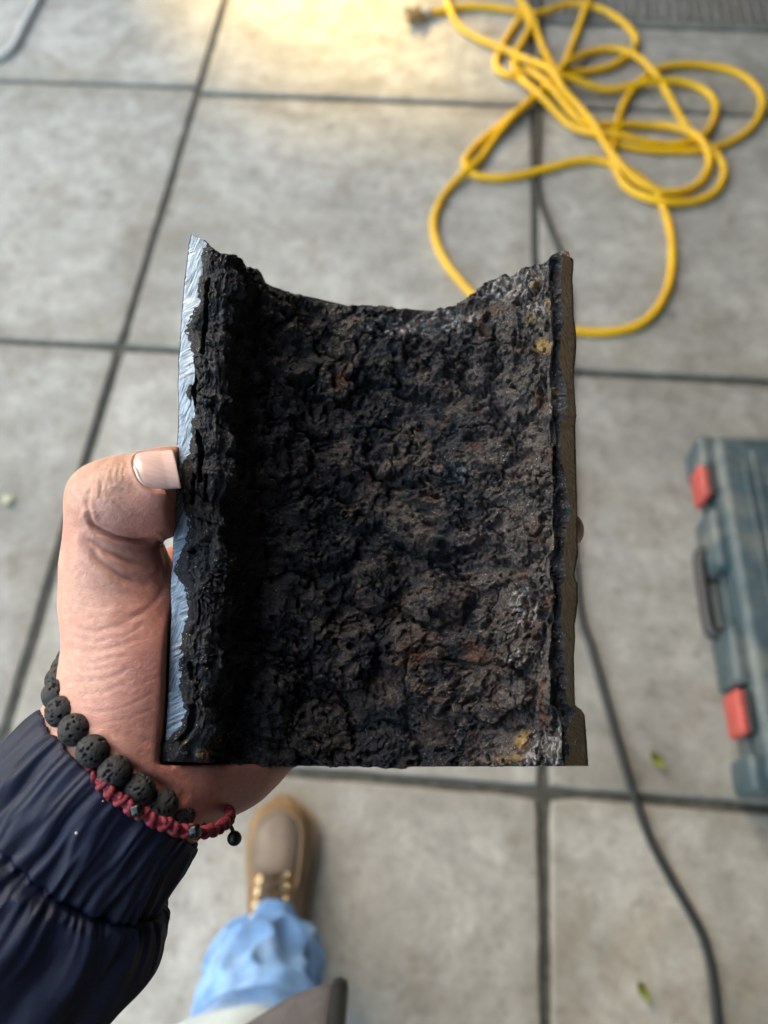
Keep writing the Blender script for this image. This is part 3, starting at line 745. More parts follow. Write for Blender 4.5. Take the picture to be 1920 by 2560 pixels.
# ------------------------------------------------------------------ the person: hand from one continuous signed-distance surface (mm, camera frame)
def Q(px, py, d): return np.array([(px - 960) / FPX * d, -(py - 1280) / FPX * d, -d])
VOX = 1.05
lo = np.array([-175.0, -172.0, -348.0]); hi = np.array([86.0, 40.0, -218.0])
gx, gy, gz = [np.arange(lo[k], hi[k], VOX, dtype=np.float32) for k in range(3)]
GXX, GYY, GZZ = gx[:, None, None], gy[None, :, None], gz[None, None, :]
def rcone(a, b, ra, rb):
    ab = (b - a).astype(np.float32); L2 = float(ab @ ab)
    px, py, pz = GXX - a[0], GYY - a[1], GZZ - a[2]
    t = np.clip((px * ab[0] + py * ab[1] + pz * ab[2]) / L2, 0, 1)
    return np.sqrt((px - t * ab[0]) ** 2 + (py - t * ab[1]) ** 2 + (pz - t * ab[2]) ** 2) - (ra + (rb - ra) * t)
def smin(a, b, k):
    if a is None: return b
    h = np.clip(.5 + .5 * (b - a) / k, 0, 1); return b + (a - b) * h - k * h * (1 - h)
def chain(pts, k, d=None):
    for (p0, r0), (p1, r1) in zip(pts[:-1], pts[1:]):
        d = smin(d, rcone(p0, p1, r0, r1), k)
    return d
q_ = lambda px, py, d, r: (Q(px, py, d), r)
# wrist and forearm (runs into the sleeve), palm, thenar
d = chain([q_(300, 1775, 262, 19), q_(215, 1880, 256, 18.5), q_(40, 2110, 254, 17), q_(-150, 2340, 256, 20)], 8)
d = chain([q_(440, 1925, 262, 18), q_(355, 2010, 256, 18.5), q_(190, 2230, 254, 16), q_(10, 2450, 256, 20)], 12, d)
d = chain([q_(330, 1880, 255, 20), q_(100, 2180, 254, 18)], 12, d)
d = chain([q_(330, 1830, 259, 22), q_(350, 1700, 262, 22.5), q_(345, 1610, 263, 21.5), q_(300, 1490, 262, 17.2), q_(284, 1395, 260, 15.6)], 9, d)
d = chain([q_(440, 1925, 264, 19), q_(560, 1880, 280, 19.5), q_(720, 1785, 300, 17)], 10, d)
d = chain([q_(400, 1800, 268, 19), q_(560, 1700, 300, 15), q_(690, 1560, 320, 12)], 12, d)
d = chain([q_(370, 1690, 270, 20), q_(480, 1540, 298, 15), q_(590, 1430, 316, 12)], 12, d)
d = chain([q_(470, 1820, 275, 17), q_(640, 1740, 308, 14), q_(740, 1680, 318, 12)], 12, d)
d = chain([q_(390, 1600, 275, 14), q_(455, 1440, 290, 9.5), q_(560, 1400, 312, 10)], 9, d)     # web towards the index finger
# fingers behind the pipe
d = smin(d, chain([q_(590, 1430, 318, 11.5), q_(800, 1270, 328, 9.8), q_(1040, 1235, 325, 8.8), q_(1190, 1235, 310, 7.8)], 2.0), 3.0)
d = smin(d, chain([q_(690, 1560, 320, 11.5), q_(940, 1400, 330, 10), q_(1225, 1345, 313, 8.8), q_(1408, 1327, 275, 7.4)], 2.0), 3.0)
d = smin(d, chain([q_(740, 1680, 320, 11), q_(970, 1540, 330, 9.6), q_(1230, 1475, 313, 8.6), q_(1340, 1460, 292, 7.5)], 2.0), 3.0)
d = smin(d, chain([q_(740, 1785, 308, 10.5), q_(940, 1690, 328, 8.4), q_(1110, 1640, 322, 7.5), q_(1210, 1620, 310, 6.8)], 2.0), 3.0)
# thumb: proximal phalanx is in the chain above; folded distal phalanx
prox = chain([q_(284, 1400, 260, 15.6), q_(277, 1318, 258, 14.0), q_(272, 1268, 257, 13.4)], 4)
d = smin(d, prox, 5)
dist = chain([q_(270, 1252, 255, 13.7), q_(318, 1247, 254, 14.0), q_(380, 1243, 255, 13.9), q_(436, 1222, 259.5, 13.0), q_(466, 1213, 262, 12.0)], 3)
d = smin(d, dist, 2.2)
# rest against the outside of the pipe
tcx = GXX - ORG[0]; rel_v = GYY; dep = -GZZ
pv = (rel_v * ct + (dep - D0) * st); pz = (rel_v * st - (dep - D0) * ct)
px_ = tcx * math.cos(ROLL) + pv * math.sin(ROLL)
rr = np.sqrt((px_ / R0) ** 2 + (np.minimum(pz, 0) / DEEP) ** 2)
dp = (rr - 1) * np.where(np.abs(px_) > 50, 62.0, 55.0)
dp = np.maximum(dp, pz - 16.0)
dp = np.maximum(dp, -(GYY - (1280 - 1908) / FPX * dep) * .9)                            # pipe's lower end
d = np.maximum(d, -(dp - .35)).astype(np.float32)

# the thumb must not cover the rim: nothing needed, it lies outside the shell
def surface_nets(f, lo, h):
    nx, ny, nz_ = f.shape
    s = f < 0
    cnt = np.zeros((nx - 1, ny - 1, nz_ - 1), np.int8)
    for a in (0, 1):
        for b in (0, 1):
            for c in (0, 1):
                cnt += s[a:nx - 1 + a, b:ny - 1 + b, c:nz_ - 1 + c]
    act = (cnt > 0) & (cnt < 8)
    idx = np.full(act.shape, -1, np.int32); ii = np.argwhere(act); idx[act] = np.arange(len(ii))
    acc = np.zeros((len(ii), 3)); n = np.zeros(len(ii))
    corner = [(a, b, c) for a in (0, 1) for b in (0, 1) for c in (0, 1)]
    val = {cn: f[ii[:, 0] + cn[0], ii[:, 1] + cn[1], ii[:, 2] + cn[2]] for cn in corner}
    for c0 in corner:
        for k in range(3):
            if c0[k] == 0:
                c1 = tuple(1 if j == k else c0[j] for j in range(3))
                a, b = val[c0], val[c1]; m = (a < 0) != (b < 0)
                t = np.where(m, a / np.where(m, a - b, 1), 0)
                pt = np.zeros((len(ii), 3)) + np.array(c0); pt[:, k] = t
                acc += pt * m[:, None]; n += m
    V = (ii + acc / n[:, None]) * h + lo
    F = []
    for k in range(3):
        sl0 = [slice(1, -1)] * 3; sl1 = [slice(1, -1)] * 3
        sl0[k] = slice(0, -1); sl1[k] = slice(1, None)
        a = s[tuple(sl0)]; b = s[tuple(sl1)]
        for flip, m in ((False, a & ~b), (True, ~a & b)):
            e = np.argwhere(m)
            if not len(e): continue
            e = e + np.array([0 if j == k else 1 for j in range(3)])
            u, v = (k + 1) % 3, (k + 2) % 3
            q4 = []
            for du, dv in ((-1, -1), (0, -1), (0, 0), (-1, 0)):
                t = e.copy(); t[:, u] += du; t[:, v] += dv
                q4.append(idx[t[:, 0], t[:, 1], t[:, 2]])
            q4 = np.stack(q4, -1)
            F.append(q4[:, ::-1] if flip else q4)
    return V, np.vstack(F)
HV, HF = surface_nets(d, lo, VOX)
HF = HF[(HF >= 0).all(1)]
del d, dp, rr, pz, pv, px_, dist, prox
def smooth_mesh(V, F, it, lam=.5):
    e = np.vstack([F[:, [0, 1]], F[:, [1, 2]], F[:, [2, 3]], F[:, [3, 0]]])
    for _ in range(it):
        acc = np.zeros_like(V); n = np.zeros(len(V))
        for k in range(3):
            acc[:, k] = np.bincount(e[:, 0], V[e[:, 1], k], len(V)) + np.bincount(e[:, 1], V[e[:, 0], k], len(V))
        n = np.bincount(e[:, 0], minlength=len(V)) + np.bincount(e[:, 1], minlength=len(V))
        V = V + lam * (acc / np.maximum(n, 1)[:, None] - V)
    return V
HV = smooth_mesh(HV, HF, 3)
tmp = mesh_np('tmp_hand', HV, HF)
md_ = tmp.modifiers.new('s', 'SUBSURF'); md_.levels = 1; md_.render_levels = 1
dg = bpy.context.evaluated_depsgraph_get(); me2 = bpy.data.meshes.new_from_object(tmp.evaluated_get(dg))
bpy.data.objects.remove(tmp)
nvh = len(me2.vertices); co = np.empty(nvh * 3, np.float32); me2.vertices.foreach_get('co', co); co = co.reshape(-1, 3).astype(float)
no = np.empty(nvh * 3, np.float32); me2.vertices.foreach_get('normal', no); no = no.reshape(-1, 3)
hpx = 960 + FPX * co[:, 0] / -co[:, 2]; hpy = 1280 - FPX * co[:, 1] / -co[:, 2]
facing = no[:, 2] > -.15
disp = np.zeros(nvh); crease = np.zeros(nvh)
wx = 3.0 * perlin(co[:, 0] / 6, co[:, 1] / 6, 3.0); wy = 3.0 * perlin(co[:, 0] / 6, co[:, 1] / 6, 13.0)
CREASES = [  # photo pixel polyline, half width px, depth mm
    ([(179, 1557), (221, 1576), (275, 1571), (325, 1551), (378, 1529)], 7, .75), ([(196, 1593), (224, 1594), (258, 1577)], 5, .5), ([(179, 1615), (213, 1629), (275, 1621), (319, 1607), (370, 1590)], 6, .65),
    ([(190, 1652), (224, 1658), (286, 1646), (340, 1632)], 5, .5), ([(183, 1664), (232, 1676), (297, 1663)], 5, .45), ([(218, 1363), (258, 1408), (308, 1442), (359, 1461)], 9, .8),
    ([(213, 1345), (272, 1380), (322, 1402), (365, 1416)], 8, .8), ([(417, 1444), (401, 1487), (370, 1520), (336, 1540), (291, 1540)], 7, .8), ([(225, 1440), (270, 1478), (330, 1490)], 6, .35),
    ([(260, 1192), (253, 1220), (255, 1243)], 5, .5), ([(232, 1205), (222, 1232), (220, 1257)], 5, .45), ([(286, 1254), (305, 1270), (319, 1282)], 4, .4), ([(196, 1226), (215, 1250), (224, 1276), (232, 1313)], 5, .4),
    ([(217, 1808), (299, 1834), (374, 1853), (430, 1862)], 8, .55), ([(262, 1857), (336, 1924), (411, 1969), (450, 1990)], 12, 1.1), ([(179, 1704), (240, 1700), (290, 1688), (336, 1662)], 6, .55), ([(186, 1738), (260, 1730), (330, 1700)], 5, .4),
    ([(222, 1290), (240, 1318), (285, 1342), (340, 1352), (392, 1346)], 6, 1.5),
    ([(200, 1775), (262, 1779), (330, 1760), (400, 1725)], 5, .45), ([(181, 1500), (230, 1520), (290, 1515)], 5, .35), ([(290, 1600), (330, 1580), (380, 1545)], 4, .3), ([(400, 1350), (412, 1400), (418, 1450)], 5, .5),
    ([(180, 1585), (205, 1600), (240, 1606), (300, 1590)], 4, .3), ([(250, 1700), (320, 1720), (400, 1690)], 4, .28), ([(230, 1810), (310, 1800), (390, 1770)], 4, .3), ([(176, 1530), (215, 1547), (262, 1540)], 4, .35),
    ([(270, 1175), (262, 1195), (268, 1215)], 3, .3), ([(285, 1168), (278, 1190), (283, 1212)], 3, .3), ([(300, 1162), (296, 1180), (299, 1200)], 3, .25), ([(243, 1188), (238, 1212), (240, 1235)], 3, .3), ([(316, 1158), (309, 1178), (310, 1196)], 3, .2)]
for pts, wd, dp in CREASES:
    cp = catmull(np.array(pts, float), 24)
    dd_ = polydist(hpx + wx, hpy + wy, cp)
    g = np.exp(-(dd_ / wd) ** 2) * facing
    # fade at the two ends
    dend = np.minimum(np.hypot(hpx - pts[0][0], hpy - pts[0][1]), np.hypot(hpx - pts[-1][0], hpy - pts[-1][1]))
    g = g * (.10 + .90 * sstep(0, 42, dend))
    dp = dp * (.23 if pts[0][1] > 1400 and wd != 12 else .85)
    disp -= dp * g; disp += dp * .35 * np.exp(-((dd_ - wd * 2.2) / (wd * 1.2)) ** 2) * facing
    crease = np.maximum(crease, np.clip(dp * 1.3, 0, 1) * np.exp(-(dd_ / (wd * .8)) ** 2) * facing)
# fine transverse wrinkling over thumb root and knuckle
def dirnoise(ang, l1, l2, z):
    ca, sa = math.cos(ang), math.sin(ang)
    a = co[:, 0] * ca + co[:, 1] * sa; b = -co[:, 0] * sa + co[:, 1] * ca
    return 1 - 2 * np.abs(perlin(a / l1, b / l2, z + co[:, 2] / 30))
disp += .02 * dirnoise(.15, 9, 1.7, 3) * sstep(1420, 1520, hpy) + .05 * dirnoise(-.5, 5, 1.1, 9) + .05 * dirnoise(.7, 4, 1.0, 19)
kn = np.exp(-(((hpx - 250) / 75) ** 2 + ((hpy - 1200) / 60) ** 2))
disp += .18 * dirnoise(1.45, 5, 1.0, 23) * kn
disp += .55 * fbm(co[:, 0] / 22, co[:, 1] / 22, co[:, 2] / 22, 2)
# nail bed: sink the skin a little under the nail
NC_ = Q(405, 1186, 246)
_o = Q(336, 1183, 245.0); _e = Q(448, 1165, 249.5); _a = (_e - _o) / np.linalg.norm(_e - _o)
_n = np.array([0.05, .50, .86]); _n -= _a * (_n @ _a); _n /= np.linalg.norm(_n); _b = np.cross(_n, _a)
nt_ = (co - _o) @ _a; ns_ = (co - _o) @ _b; nn__ = (co - _o) @ _n
rootc = np.where(nt_ < 6, np.hypot((nt_ - 6) / 6.0, ns_ / 9.0), np.abs(ns_) / 9.0)
near_ = sstep(-11, -7, nn__)
disp += near_ * (-.55 * (1 - sstep(.86, .98, rootc)) + .55 * np.exp(-((rootc - 1.10) / .09) ** 2)) * (nt_ > -4)
nailfold = near_ * np.exp(-((rootc - 1.02) / .06) ** 2) * (nt_ > -3)
crease = np.maximum(crease, .9 * nailfold)
co2 = co + no * disp[:, None]
redness = np.clip(.22 + .45 * sstep(270, 340, hpx) * sstep(1225, 1260, hpy) * (1 - sstep(1330, 1385, hpy)) + .75 * sstep(200, 420, hpx) * sstep(1280, 1420, hpy) + .25 * sstep(1240, 1330, hpy) * (1 - sstep(1330, 1385, hpy)) + .5 * np.exp(-(((hpx - 430) / 30) ** 2 + ((hpy - 1380) / 90) ** 2)) + .5 * sstep(1900, 1980, hpy), 0, 1) * (1 - .8 * sstep(1300, 1380, hpx))
grime = kn * .8 + .7 * np.exp(-(((hpx - 300) / 55) ** 2 + ((hpy - 1165) / 28) ** 2)) + .5 * np.exp(-(((hpx - 300) / 40) ** 2 + ((hpy - 1215) / 25) ** 2)); grime = np.clip(grime, 0, 1) * (.55 + .6 * perlin(co[:, 0] / 3, co[:, 1] / 3, 77.0))
me2.vertices.foreach_set('co', (to_world(co2 / 1000)).astype(np.float32).ravel())
for nme, a in (('redness', redness), ('grime', np.clip(grime, 0, 1)), ('crease', crease)):
    at = me2.attributes.new(nme, 'FLOAT', 'POINT'); at.data.foreach_set('value', a.astype(np.float32))
me2.polygons.foreach_set('use_smooth', np.ones(len(me2.polygons), bool)); me2.materials.clear(); me2.materials.append(M['skin']); me2.update()

person = thing('person', 'person in navy sleeve, blue jeans and tan boots, holding the broken pipe in one hand', 'person')
hand = bpy.data.objects.new('hand', me2); C.objects.link(hand); hand.parent = person
hand['label'] = 'hand gripping the pipe with the bent thumb on its side'

# thumbnail: a curved plate, root at the left, disappearing behind the rim
def nail_plate():
    nu, nvv = 26, 22
    # local frame: a along the thumb, b across, n out of the nail
    o = Q(336, 1183, 245.0); e = Q(441, 1167, 249.0)
    a = e - o; L = np.linalg.norm(a); a /= L
    nrm = np.array([0.05, .50, .86]); nrm -= a * (nrm @ a); nrm /= np.linalg.norm(nrm); b = np.cross(nrm, a)
    V = []
    for i in range(nu):
        t = i / (nu - 1)
        root = math.sqrt(max(0, 1 - (1 - min(1, t / .40)) ** 2)) if t < .40 else 1
        hw = 8.9 * max(.03, root)
        for j in range(nvv):
            s = -1 + 2 * j / (nvv - 1)
            ang = s * hw / 9.6
            V.append(o + a * (t * L) + b * (9.6 * math.sin(ang)) + nrm * (9.6 * (math.cos(ang) - 1) + .4 * math.sin(math.pi * min(1, t * 1.4)) ))
    return np.array(V), grid_faces(nu, nvv), (o, a, b, nrm)
NV, NF, (no_, na_, nb_, nn_) = nail_plate()
# sit the plate on the actual skin
from mathutils.bvhtree import BVHTree
bv = BVHTree.FromPolygons([tuple(v) for v in co2], [tuple(p.vertices) for p in me2.polygons])
offs = []
for v in NV:
    hit = bv.ray_cast(Vector(v + nn_ * 30), Vector(-nn_), 80)
    offs.append(float((np.array(hit[0]) - v) @ nn_) if hit[0] is not None else np.nan)
offs = np.array(offs)
NVn = NV.copy()
med = np.nanmedian(offs)
good = ~np.isnan(offs)
tt = np.repeat(np.linspace(0, 1, 26), 22); ss = np.tile(np.linspace(-1, 1, 22), 26)
A_f = np.stack([np.ones_like(tt), tt, ss, ss ** 2], -1); okf = good & (tt < .8) & (np.abs(offs - med) < 2.5)
cf = np.linalg.lstsq(A_f[okf], offs[okf], rcond=None)[0]
NVn += nn_ * ((A_f @ cf) + .30 - .22 * (1 - sstep(.04, .22, tt)) - .16 * np.abs(ss) ** 4)[:, None]
nail = mesh_np('thumbnail', to_world(NVn / 1000), NF, M['nail'], person, attrs=dict(lunula=np.repeat(1 - sstep(.10, .24, np.linspace(0, 1, 26)), 22) * .8 + .25 * np.repeat(np.linspace(0, 1, 26), 22)))
sm = nail.modifiers.new('thick', 'SOLIDIFY'); sm.thickness = .0006; sm.offset = -1
# small nail on the fingertip that shows past the right edge
fo = Q(1420, 1327, 275) + np.array([5.5, 0, -1.0])

# sleeve --------------------------------------------------------------
def sleeve():
    # centre line: photo px, depth mm; half width across (mm); half depth (mm)
    st_ = [(303, 1937, 254, 33.0, 24), (278, 1966, 253, 34.2, 25.0), (230, 2030, 253, 35.5, 26), (178, 2096, 253, 36.5, 26), (165, 2112, 253, 36.0, 25.5), (150, 2135, 253, 40.0, 29), (115, 2190, 253, 44.5, 33), (60, 2265, 254, 46.5, 36),
           (-10, 2360, 256, 47, 38), (-120, 2500, 260, 49, 41), (-330, 2760, 268, 52, 45), (-700, 3200, 285, 56, 52)]
    c = np.array([np.r_[Q(a, b, d_), hw, hd] for a, b, d_, hw, hd in st_])
    n = 330; p = catmull(c, n)
    # parameter of the seam
    ds = np.linalg.norm(p[:, :3] - c[4, :3], axis=1); seam = int(ds.argmin())
    ctr = p[:, :3]; T = np.gradient(ctr, axis=0); T /= np.linalg.norm(T, axis=1)[:, None]
    zax = np.array([0, 0, 1.0]); Bx = np.cross(T, zax); Bx /= np.linalg.norm(Bx, axis=1)[:, None]; Nz = np.cross(Bx, T)
    ns = 420; a = np.linspace(0, 2 * np.pi, ns, endpoint=False)
    s_len = np.r_[0, np.cumsum(np.linalg.norm(np.diff(ctr, axis=0), axis=1))]; sm_ = s_len - s_len[seam]
    Sg, Ag = np.meshgrid(sm_, a, indexing='ij')
    ca, sa = np.cos(Ag), np.sin(Ag)
    # gathers: ridged, running along the sleeve, tight in the cuff and opening past the seam
    aw = Ag + .05 * perlin(Sg / 14, ca * 3, sa * 3)
    cuff = 1 - sstep(-2, 2, Sg)
    k1 = perlin(np.cos(aw) * 6.0, np.sin(aw) * 6.0, Sg / 38 + 3.0); k2 = perlin(np.cos(aw) * 11, np.sin(aw) * 11, Sg / 20 + 13.0); k3 = perlin(np.cos(aw) * 3.0, np.sin(aw) * 3.0, Sg / 55 + 23)
    rid = lambda k: 1 - 2.4 * (np.sqrt(k * k + .006) - .03)
    g_c = 1.6 * rid(k1) + .5 * rid(k2) + .10 * perlin(ca * 22, sa * 22, Sg / 10)
    g_s = (1.8 * rid(k1) * np.exp(-np.clip(Sg, 0, 99) / 13) + 5.2 * k3 * sstep(0, 14, Sg) + 1.3 * rid(k2) * np.exp(-np.clip(Sg, 0, 99) / 9) + 1.6 * perlin(np.cos(aw) * 2.5, np.sin(aw) * 2.5, Sg / 40 + 41) * sstep(5, 30, Sg)
           + .25 * rid(perlin(ca * 4 + Sg / 60, sa * 4, Sg / 25 + 55)) * sstep(8, 30, Sg))
    dr = cuff * g_c * (1 - .35 * np.exp(-((Sg - sm_[0]) / 3) ** 2)) + (1 - cuff) * g_s
    pinch = np.exp(-(Sg / 1.3) ** 2); dr -= pinch * (1.6 + .9 * perlin(ca * 16, sa * 16, 5.0)); dr += .8 * np.exp(-((Sg - 3.2) / 1.4) ** 2) * rid(k2) + .5 * np.exp(-((Sg + 3) / 1.5) ** 2) * rid(k2)
    hw, hd = p[:, 3][:, None], p[:, 4][:, None]
    V = ctr[:, None] + Bx[:, None] * ((hw + dr) * ca)[..., None] + Nz[:, None] * ((hd + dr) * sa)[..., None]
    # cuff edge wanders a little
    V[:, :, :] += T[:, None] * (np.exp(-((Sg - sm_[0]) / 5) ** 2) * (.9 * rid(k1) + .4 * perlin(ca * 9, sa * 9, 2.0)))[..., None]
    # turn the hem in
    inner = []
    for t, dep_ in ((.6, .8), (1.6, 3), (2.2, 12)):
        r = V[0] - (V[0] - ctr[0]) / np.linalg.norm(V[0] - ctr[0], axis=1)[:, None] * t + T[0] * dep_
        inner.append(r)
    V = np.concatenate([np.array(inner[::-1]), V], 0)
    return V.reshape(-1, 3), grid_faces(V.shape[0], ns, True), (ctr, T, Bx, Nz, p)
SV, SF, sl_info = sleeve()
slv = mesh_np('jacket_sleeve', to_world(SV / 1000), SF, M['navy'], person)
slv['label'] = 'navy nylon sleeve gathered at an elastic cuff'

bv2 = BVHTree.FromPolygons([tuple(v) for v in SV], [tuple(f) for f in SF])
for lx, ly, lr in ((191, 2083, .42), (258, 2003, .22), (335, 2030, .26)):
    dr_ = Vector(Q(lx, ly, 250)).normalized(); hit = bv2.ray_cast(Vector((0, 0, 0)), dr_)
    if hit[0] is not None:
        bm = bmesh.new(); bmesh.ops.create_icosphere(bm, subdivisions=2, radius=lr / 1000)
        for v in bm.verts: v.co.x *= 1.7
        o = bm_obj('lint', bm, M['pale_rubber'], slv, True); o.location = to_world(np.array(hit[0]) / 1000); o.rotation_euler = (.3, .6, lx)
# jeans leg, boot, jacket body ---------------------------------------
def loft(rows, ns=96, fn=None):
    V = []
    a = np.linspace(0, 2 * np.pi, ns, endpoint=False)
    for c, rx, ry in rows:
        V.append(np.stack([c[0] + rx * np.cos(a), c[1] + ry * np.sin(a), np.full(ns, c[2])], -1))
    V = np.array(V)
    if fn is not None: V = fn(V, a)
    return V.reshape(-1, 3), grid_faces(len(rows), ns, True)
def leg_rows(x0, y0, x1, y1):
    ctrl = np.array([(x0, y0, .075, .058, .066), (x0 + .002, y0 + .002, .10, .063, .072), (x0, y0 - .004, .16, .066, .076), (x0 + .008, y0 - .020, .24, .062, .074), (x0 + .022, y0 - .036, .34, .060, .076), (x1, y1 + .02, .46, .066, .08), (x1, y1, .56, .088, .092), (x1 + .01, y1 - .02, .72, .10, .105), (x1 + .03, y1 - .04, .86, .115, .12)])
    return catmull(ctrl, 120)
def leg(x0, y0, x1, y1, name, ph):
    p = leg_rows(x0, y0, x1, y1)
    def folds(V, a):
        z = V[:, :, 2]; r = np.zeros_like(z)
        A = np.broadcast_to(a[None], z.shape)
        k = perlin(np.cos(A) * 1.6 + ph, np.sin(A) * 1.6, z * 11 + 1.5 * np.sin(A + ph)); k2 = perlin(np.cos(A) * 2.2, np.sin(A) * 2.2 + ph, z * 22)
        r = .0155 * (1 - 2.2 * np.abs(k)) * np.exp(-((z - .2) / .25) ** 2) + .006 * k2
        r -= .006 * np.exp(-((z - .078) / .006) ** 2)
        c = V.mean(1, keepdims=True); dv = V - c; dv /= np.linalg.norm(dv, axis=2, keepdims=True)
        return V + dv * r[..., None]
    V, F = loft([((q0[0], q0[1], q0[2]), q0[3], q0[4]) for q0 in p], 120, folds)
    return mesh_np(name, V, F, M['denim'], person)
LX, LY = -.172, -.088
lg = leg(LX, LY, -.118, -.170, 'jeans_leg', 0.0); lg['label'] = 'light blue denim leg above the boot'
lg2 = leg(.16, -.42, .14, -.40, 'jeans_leg', 3.0)

def boot(ox, oy, rot, parent):
    """boot pointing along +Y; y=0 at the heel, 0.30 long"""
    bt = bpy.data.objects.new('boot', None); C.objects.link(bt); bt.parent = parent; bt.location = (ox, oy, 0); bt.rotation_euler = (0, 0, rot)
    ys = np.array([0, .02, .06, .11, .16, .20, .235, .262, .282, .294, .300])
    hw = np.array([.022, .034, .039, .039, .043, .049, .0515, .048, .038, .024, .006])
    top = np.array([.125, .150, .160, .150, .112, .090, .078, .070, .060, .048, .036])
    n = 70; y = np.linspace(0, .30, n)
    hwi, ti = np.interp(y, ys, hw), np.interp(y, ys, top)
    k = np.ones(5) / 5; hwi = np.convolve(np.pad(hwi, 2, 'edge'), k, 'valid'); ti = np.convolve(np.pad(ti, 2, 'edge'), k, 'valid')
    ns = 40
    V = []
    for i in range(n):
        for j in range(ns):
            t = j / (ns - 1) * math.pi
            cx_ = math.cos(t); cz_ = math.sin(t)
            xx = hwi[i] * math.copysign(abs(cx_) ** .75, cx_); zz = .024 + (ti[i] - .024) * cz_ ** .8
            crs = .0025 * math.sin(y[i] * 330) * math.exp(-((y[i] - .185) / .018) ** 2) * cz_
            V.append((xx, y[i], zz + crs))
    V = np.array(V)
    mesh_np('upper', V, [tuple(f) for f in grid_faces(n, ns)][:], M['leather'], bt)
    # raised toe plug with its U seam
    PV, na2, nu2 = [], 24, 20
    for i in range(na2):
        yy = .188 + (.278 - .188) * i / (na2 - 1)
        w_ = np.interp(yy, [.15, .2, .24, .262, .274, .278], [.030, .035, .036, .029, .014, .002])
        for j in range(nu2):
            s = -1 + 2 * j / (nu2 - 1)
            xx = s * w_; h_ = np.interp(yy, y, hwi); tz = np.interp(yy, y, ti)
            cx_ = np.clip(xx / h_, -1, 1); cc = (1 - (abs(cx_) ** (1 / .75)) ** 2) ** .5
            PV.append((xx, yy, .024 + (tz - .024) * cc ** .8 + .0035 - .003 * abs(s) ** 6))
    mesh_np('toe_piece', PV, [tuple(f) for f in grid_faces(na2, nu2)], M['toe'], bt)
    seam = [(s * np.interp(yy, [.15, .2, .24, .262, .274, .278], [.0315, .0365, .0375, .0305, .0155, .002]), yy) for s, rng_ in ((-1, np.linspace(.165, .278, 24)), (1, np.linspace(.278, .165, 24))) for yy in rng_]
    sp = []
    for xx, yy in seam:
        h_ = np.interp(yy, y, hwi); tz = np.interp(yy, y, ti); cc = max(0, 1 - (min(1, abs(xx / h_)) ** (1 / .75)) ** 2) ** .5
        sp.append((xx, yy, .024 + (tz - .024) * cc ** .8 + .001))
    Vt, Ft = tube_np(np.array(sp), .0022, 8); mesh_np('seam', Vt, Ft, M['sole'], bt)
    # welted sole
    bm = bmesh.new(); ring = []
    outl = [(hwi[i] + .006, y[i]) for i in range(n)] + [(.006, .307)]
    pts = [(a, b) for a, b in outl] + [(-a, b) for a, b in reversed(outl)]
    for zz in (.0, .026):
        ring.append([bm.verts.new((a, b, zz)) for a, b in pts])
    m = len(pts)
    for i in range(m): bm.faces.new((ring[0][i], ring[0][(i + 1) % m], ring[1][(i + 1) % m], ring[1][i]))
    bm.faces.new(ring[1]); bm.faces.new(ring[0][::-1])
    bm_obj('sole', bm, M['sole'], bt)
    # eyelets and laces
    emesh = None; pos = {-1: [], 1: []}
    for s in (-1, 1):
        for r in range(4):
            yy = .184 - r * .0165 - (.006 if s < 0 else 0); xx = s * (.0185 + .0004 * r)
            h_ = np.interp(yy, y, hwi); tz = np.interp(yy, y, ti); cc = max(0, 1 - (min(1, abs(xx / h_)) ** (1 / .75)) ** 2) ** .5
            zz = .024 + (tz - .024) * cc ** .8 + .0015; pos[s].append((xx, yy, zz))
            if emesh is None:
                a = np.linspace(0, 2 * np.pi, 20, endpoint=False)
                Vt, Ft = tube_np(np.stack([.0042 * np.cos(a), .0042 * np.sin(a), 0 * a], -1), .0018, 8, caps=False)
                Ft += [(19 * 8 + k2, 19 * 8 + (k2 + 1) % 8, (k2 + 1) % 8, k2) for k2 in range(8)]
                e = mesh_np('eyelet', Vt, Ft, M['brass'], bt); emesh = e.data
            else:
                e = bpy.data.objects.new('eyelet', emesh); C.objects.link(e); e.parent = bt
            e.location = (xx, yy, zz); e.rotation_euler = (-.55, s * .35, 0)
    # tongue panel under the laces
    TV = []
    for i in range(16):
        yy = .190 - i * .0075
        for j in range(9):
            s = -1 + j / 4; xx = s * .017; h_ = np.interp(yy, y, hwi); tz = np.interp(yy, y, ti)
            cc = max(0, 1 - (min(1, abs(xx / h_)) ** (1 / .75)) ** 2) ** .5
            TV.append((xx, yy, .024 + (tz - .024) * cc ** .8 + .002 - .0015 * s ** 4))
    mesh_np('tongue', TV, [tuple(f) for f in grid_faces(16, 9)], M['lace'], bt)
    for r in range(4):
        a, b = np.array(pos[-1][r]), np.array(pos[1][r])
        mid = (a + b) / 2 + np.array([0, 0, .007])
        Vt, Ft = tube_np(catmull([a, mid, b], 14), .0024, 8); mesh_np('lace', Vt, Ft, M['lace'], bt)
        if r < 3:
            c2 = np.array(pos[1][r + 1]); mid = (a + c2) / 2 + np.array([0, 0, .008])
            Vt, Ft = tube_np(catmull([a, mid, c2], 14), .0022, 8); mesh_np('lace', Vt, Ft, M['lace'], bt)
    return bt
b1_ = boot(-.170, -.150, math.radians(5), person); b1_['label'] = 'tan leather work boot with a moccasin toe and brass eyelets'
b2_ = boot(.16, -.52, math.radians(-6), person)

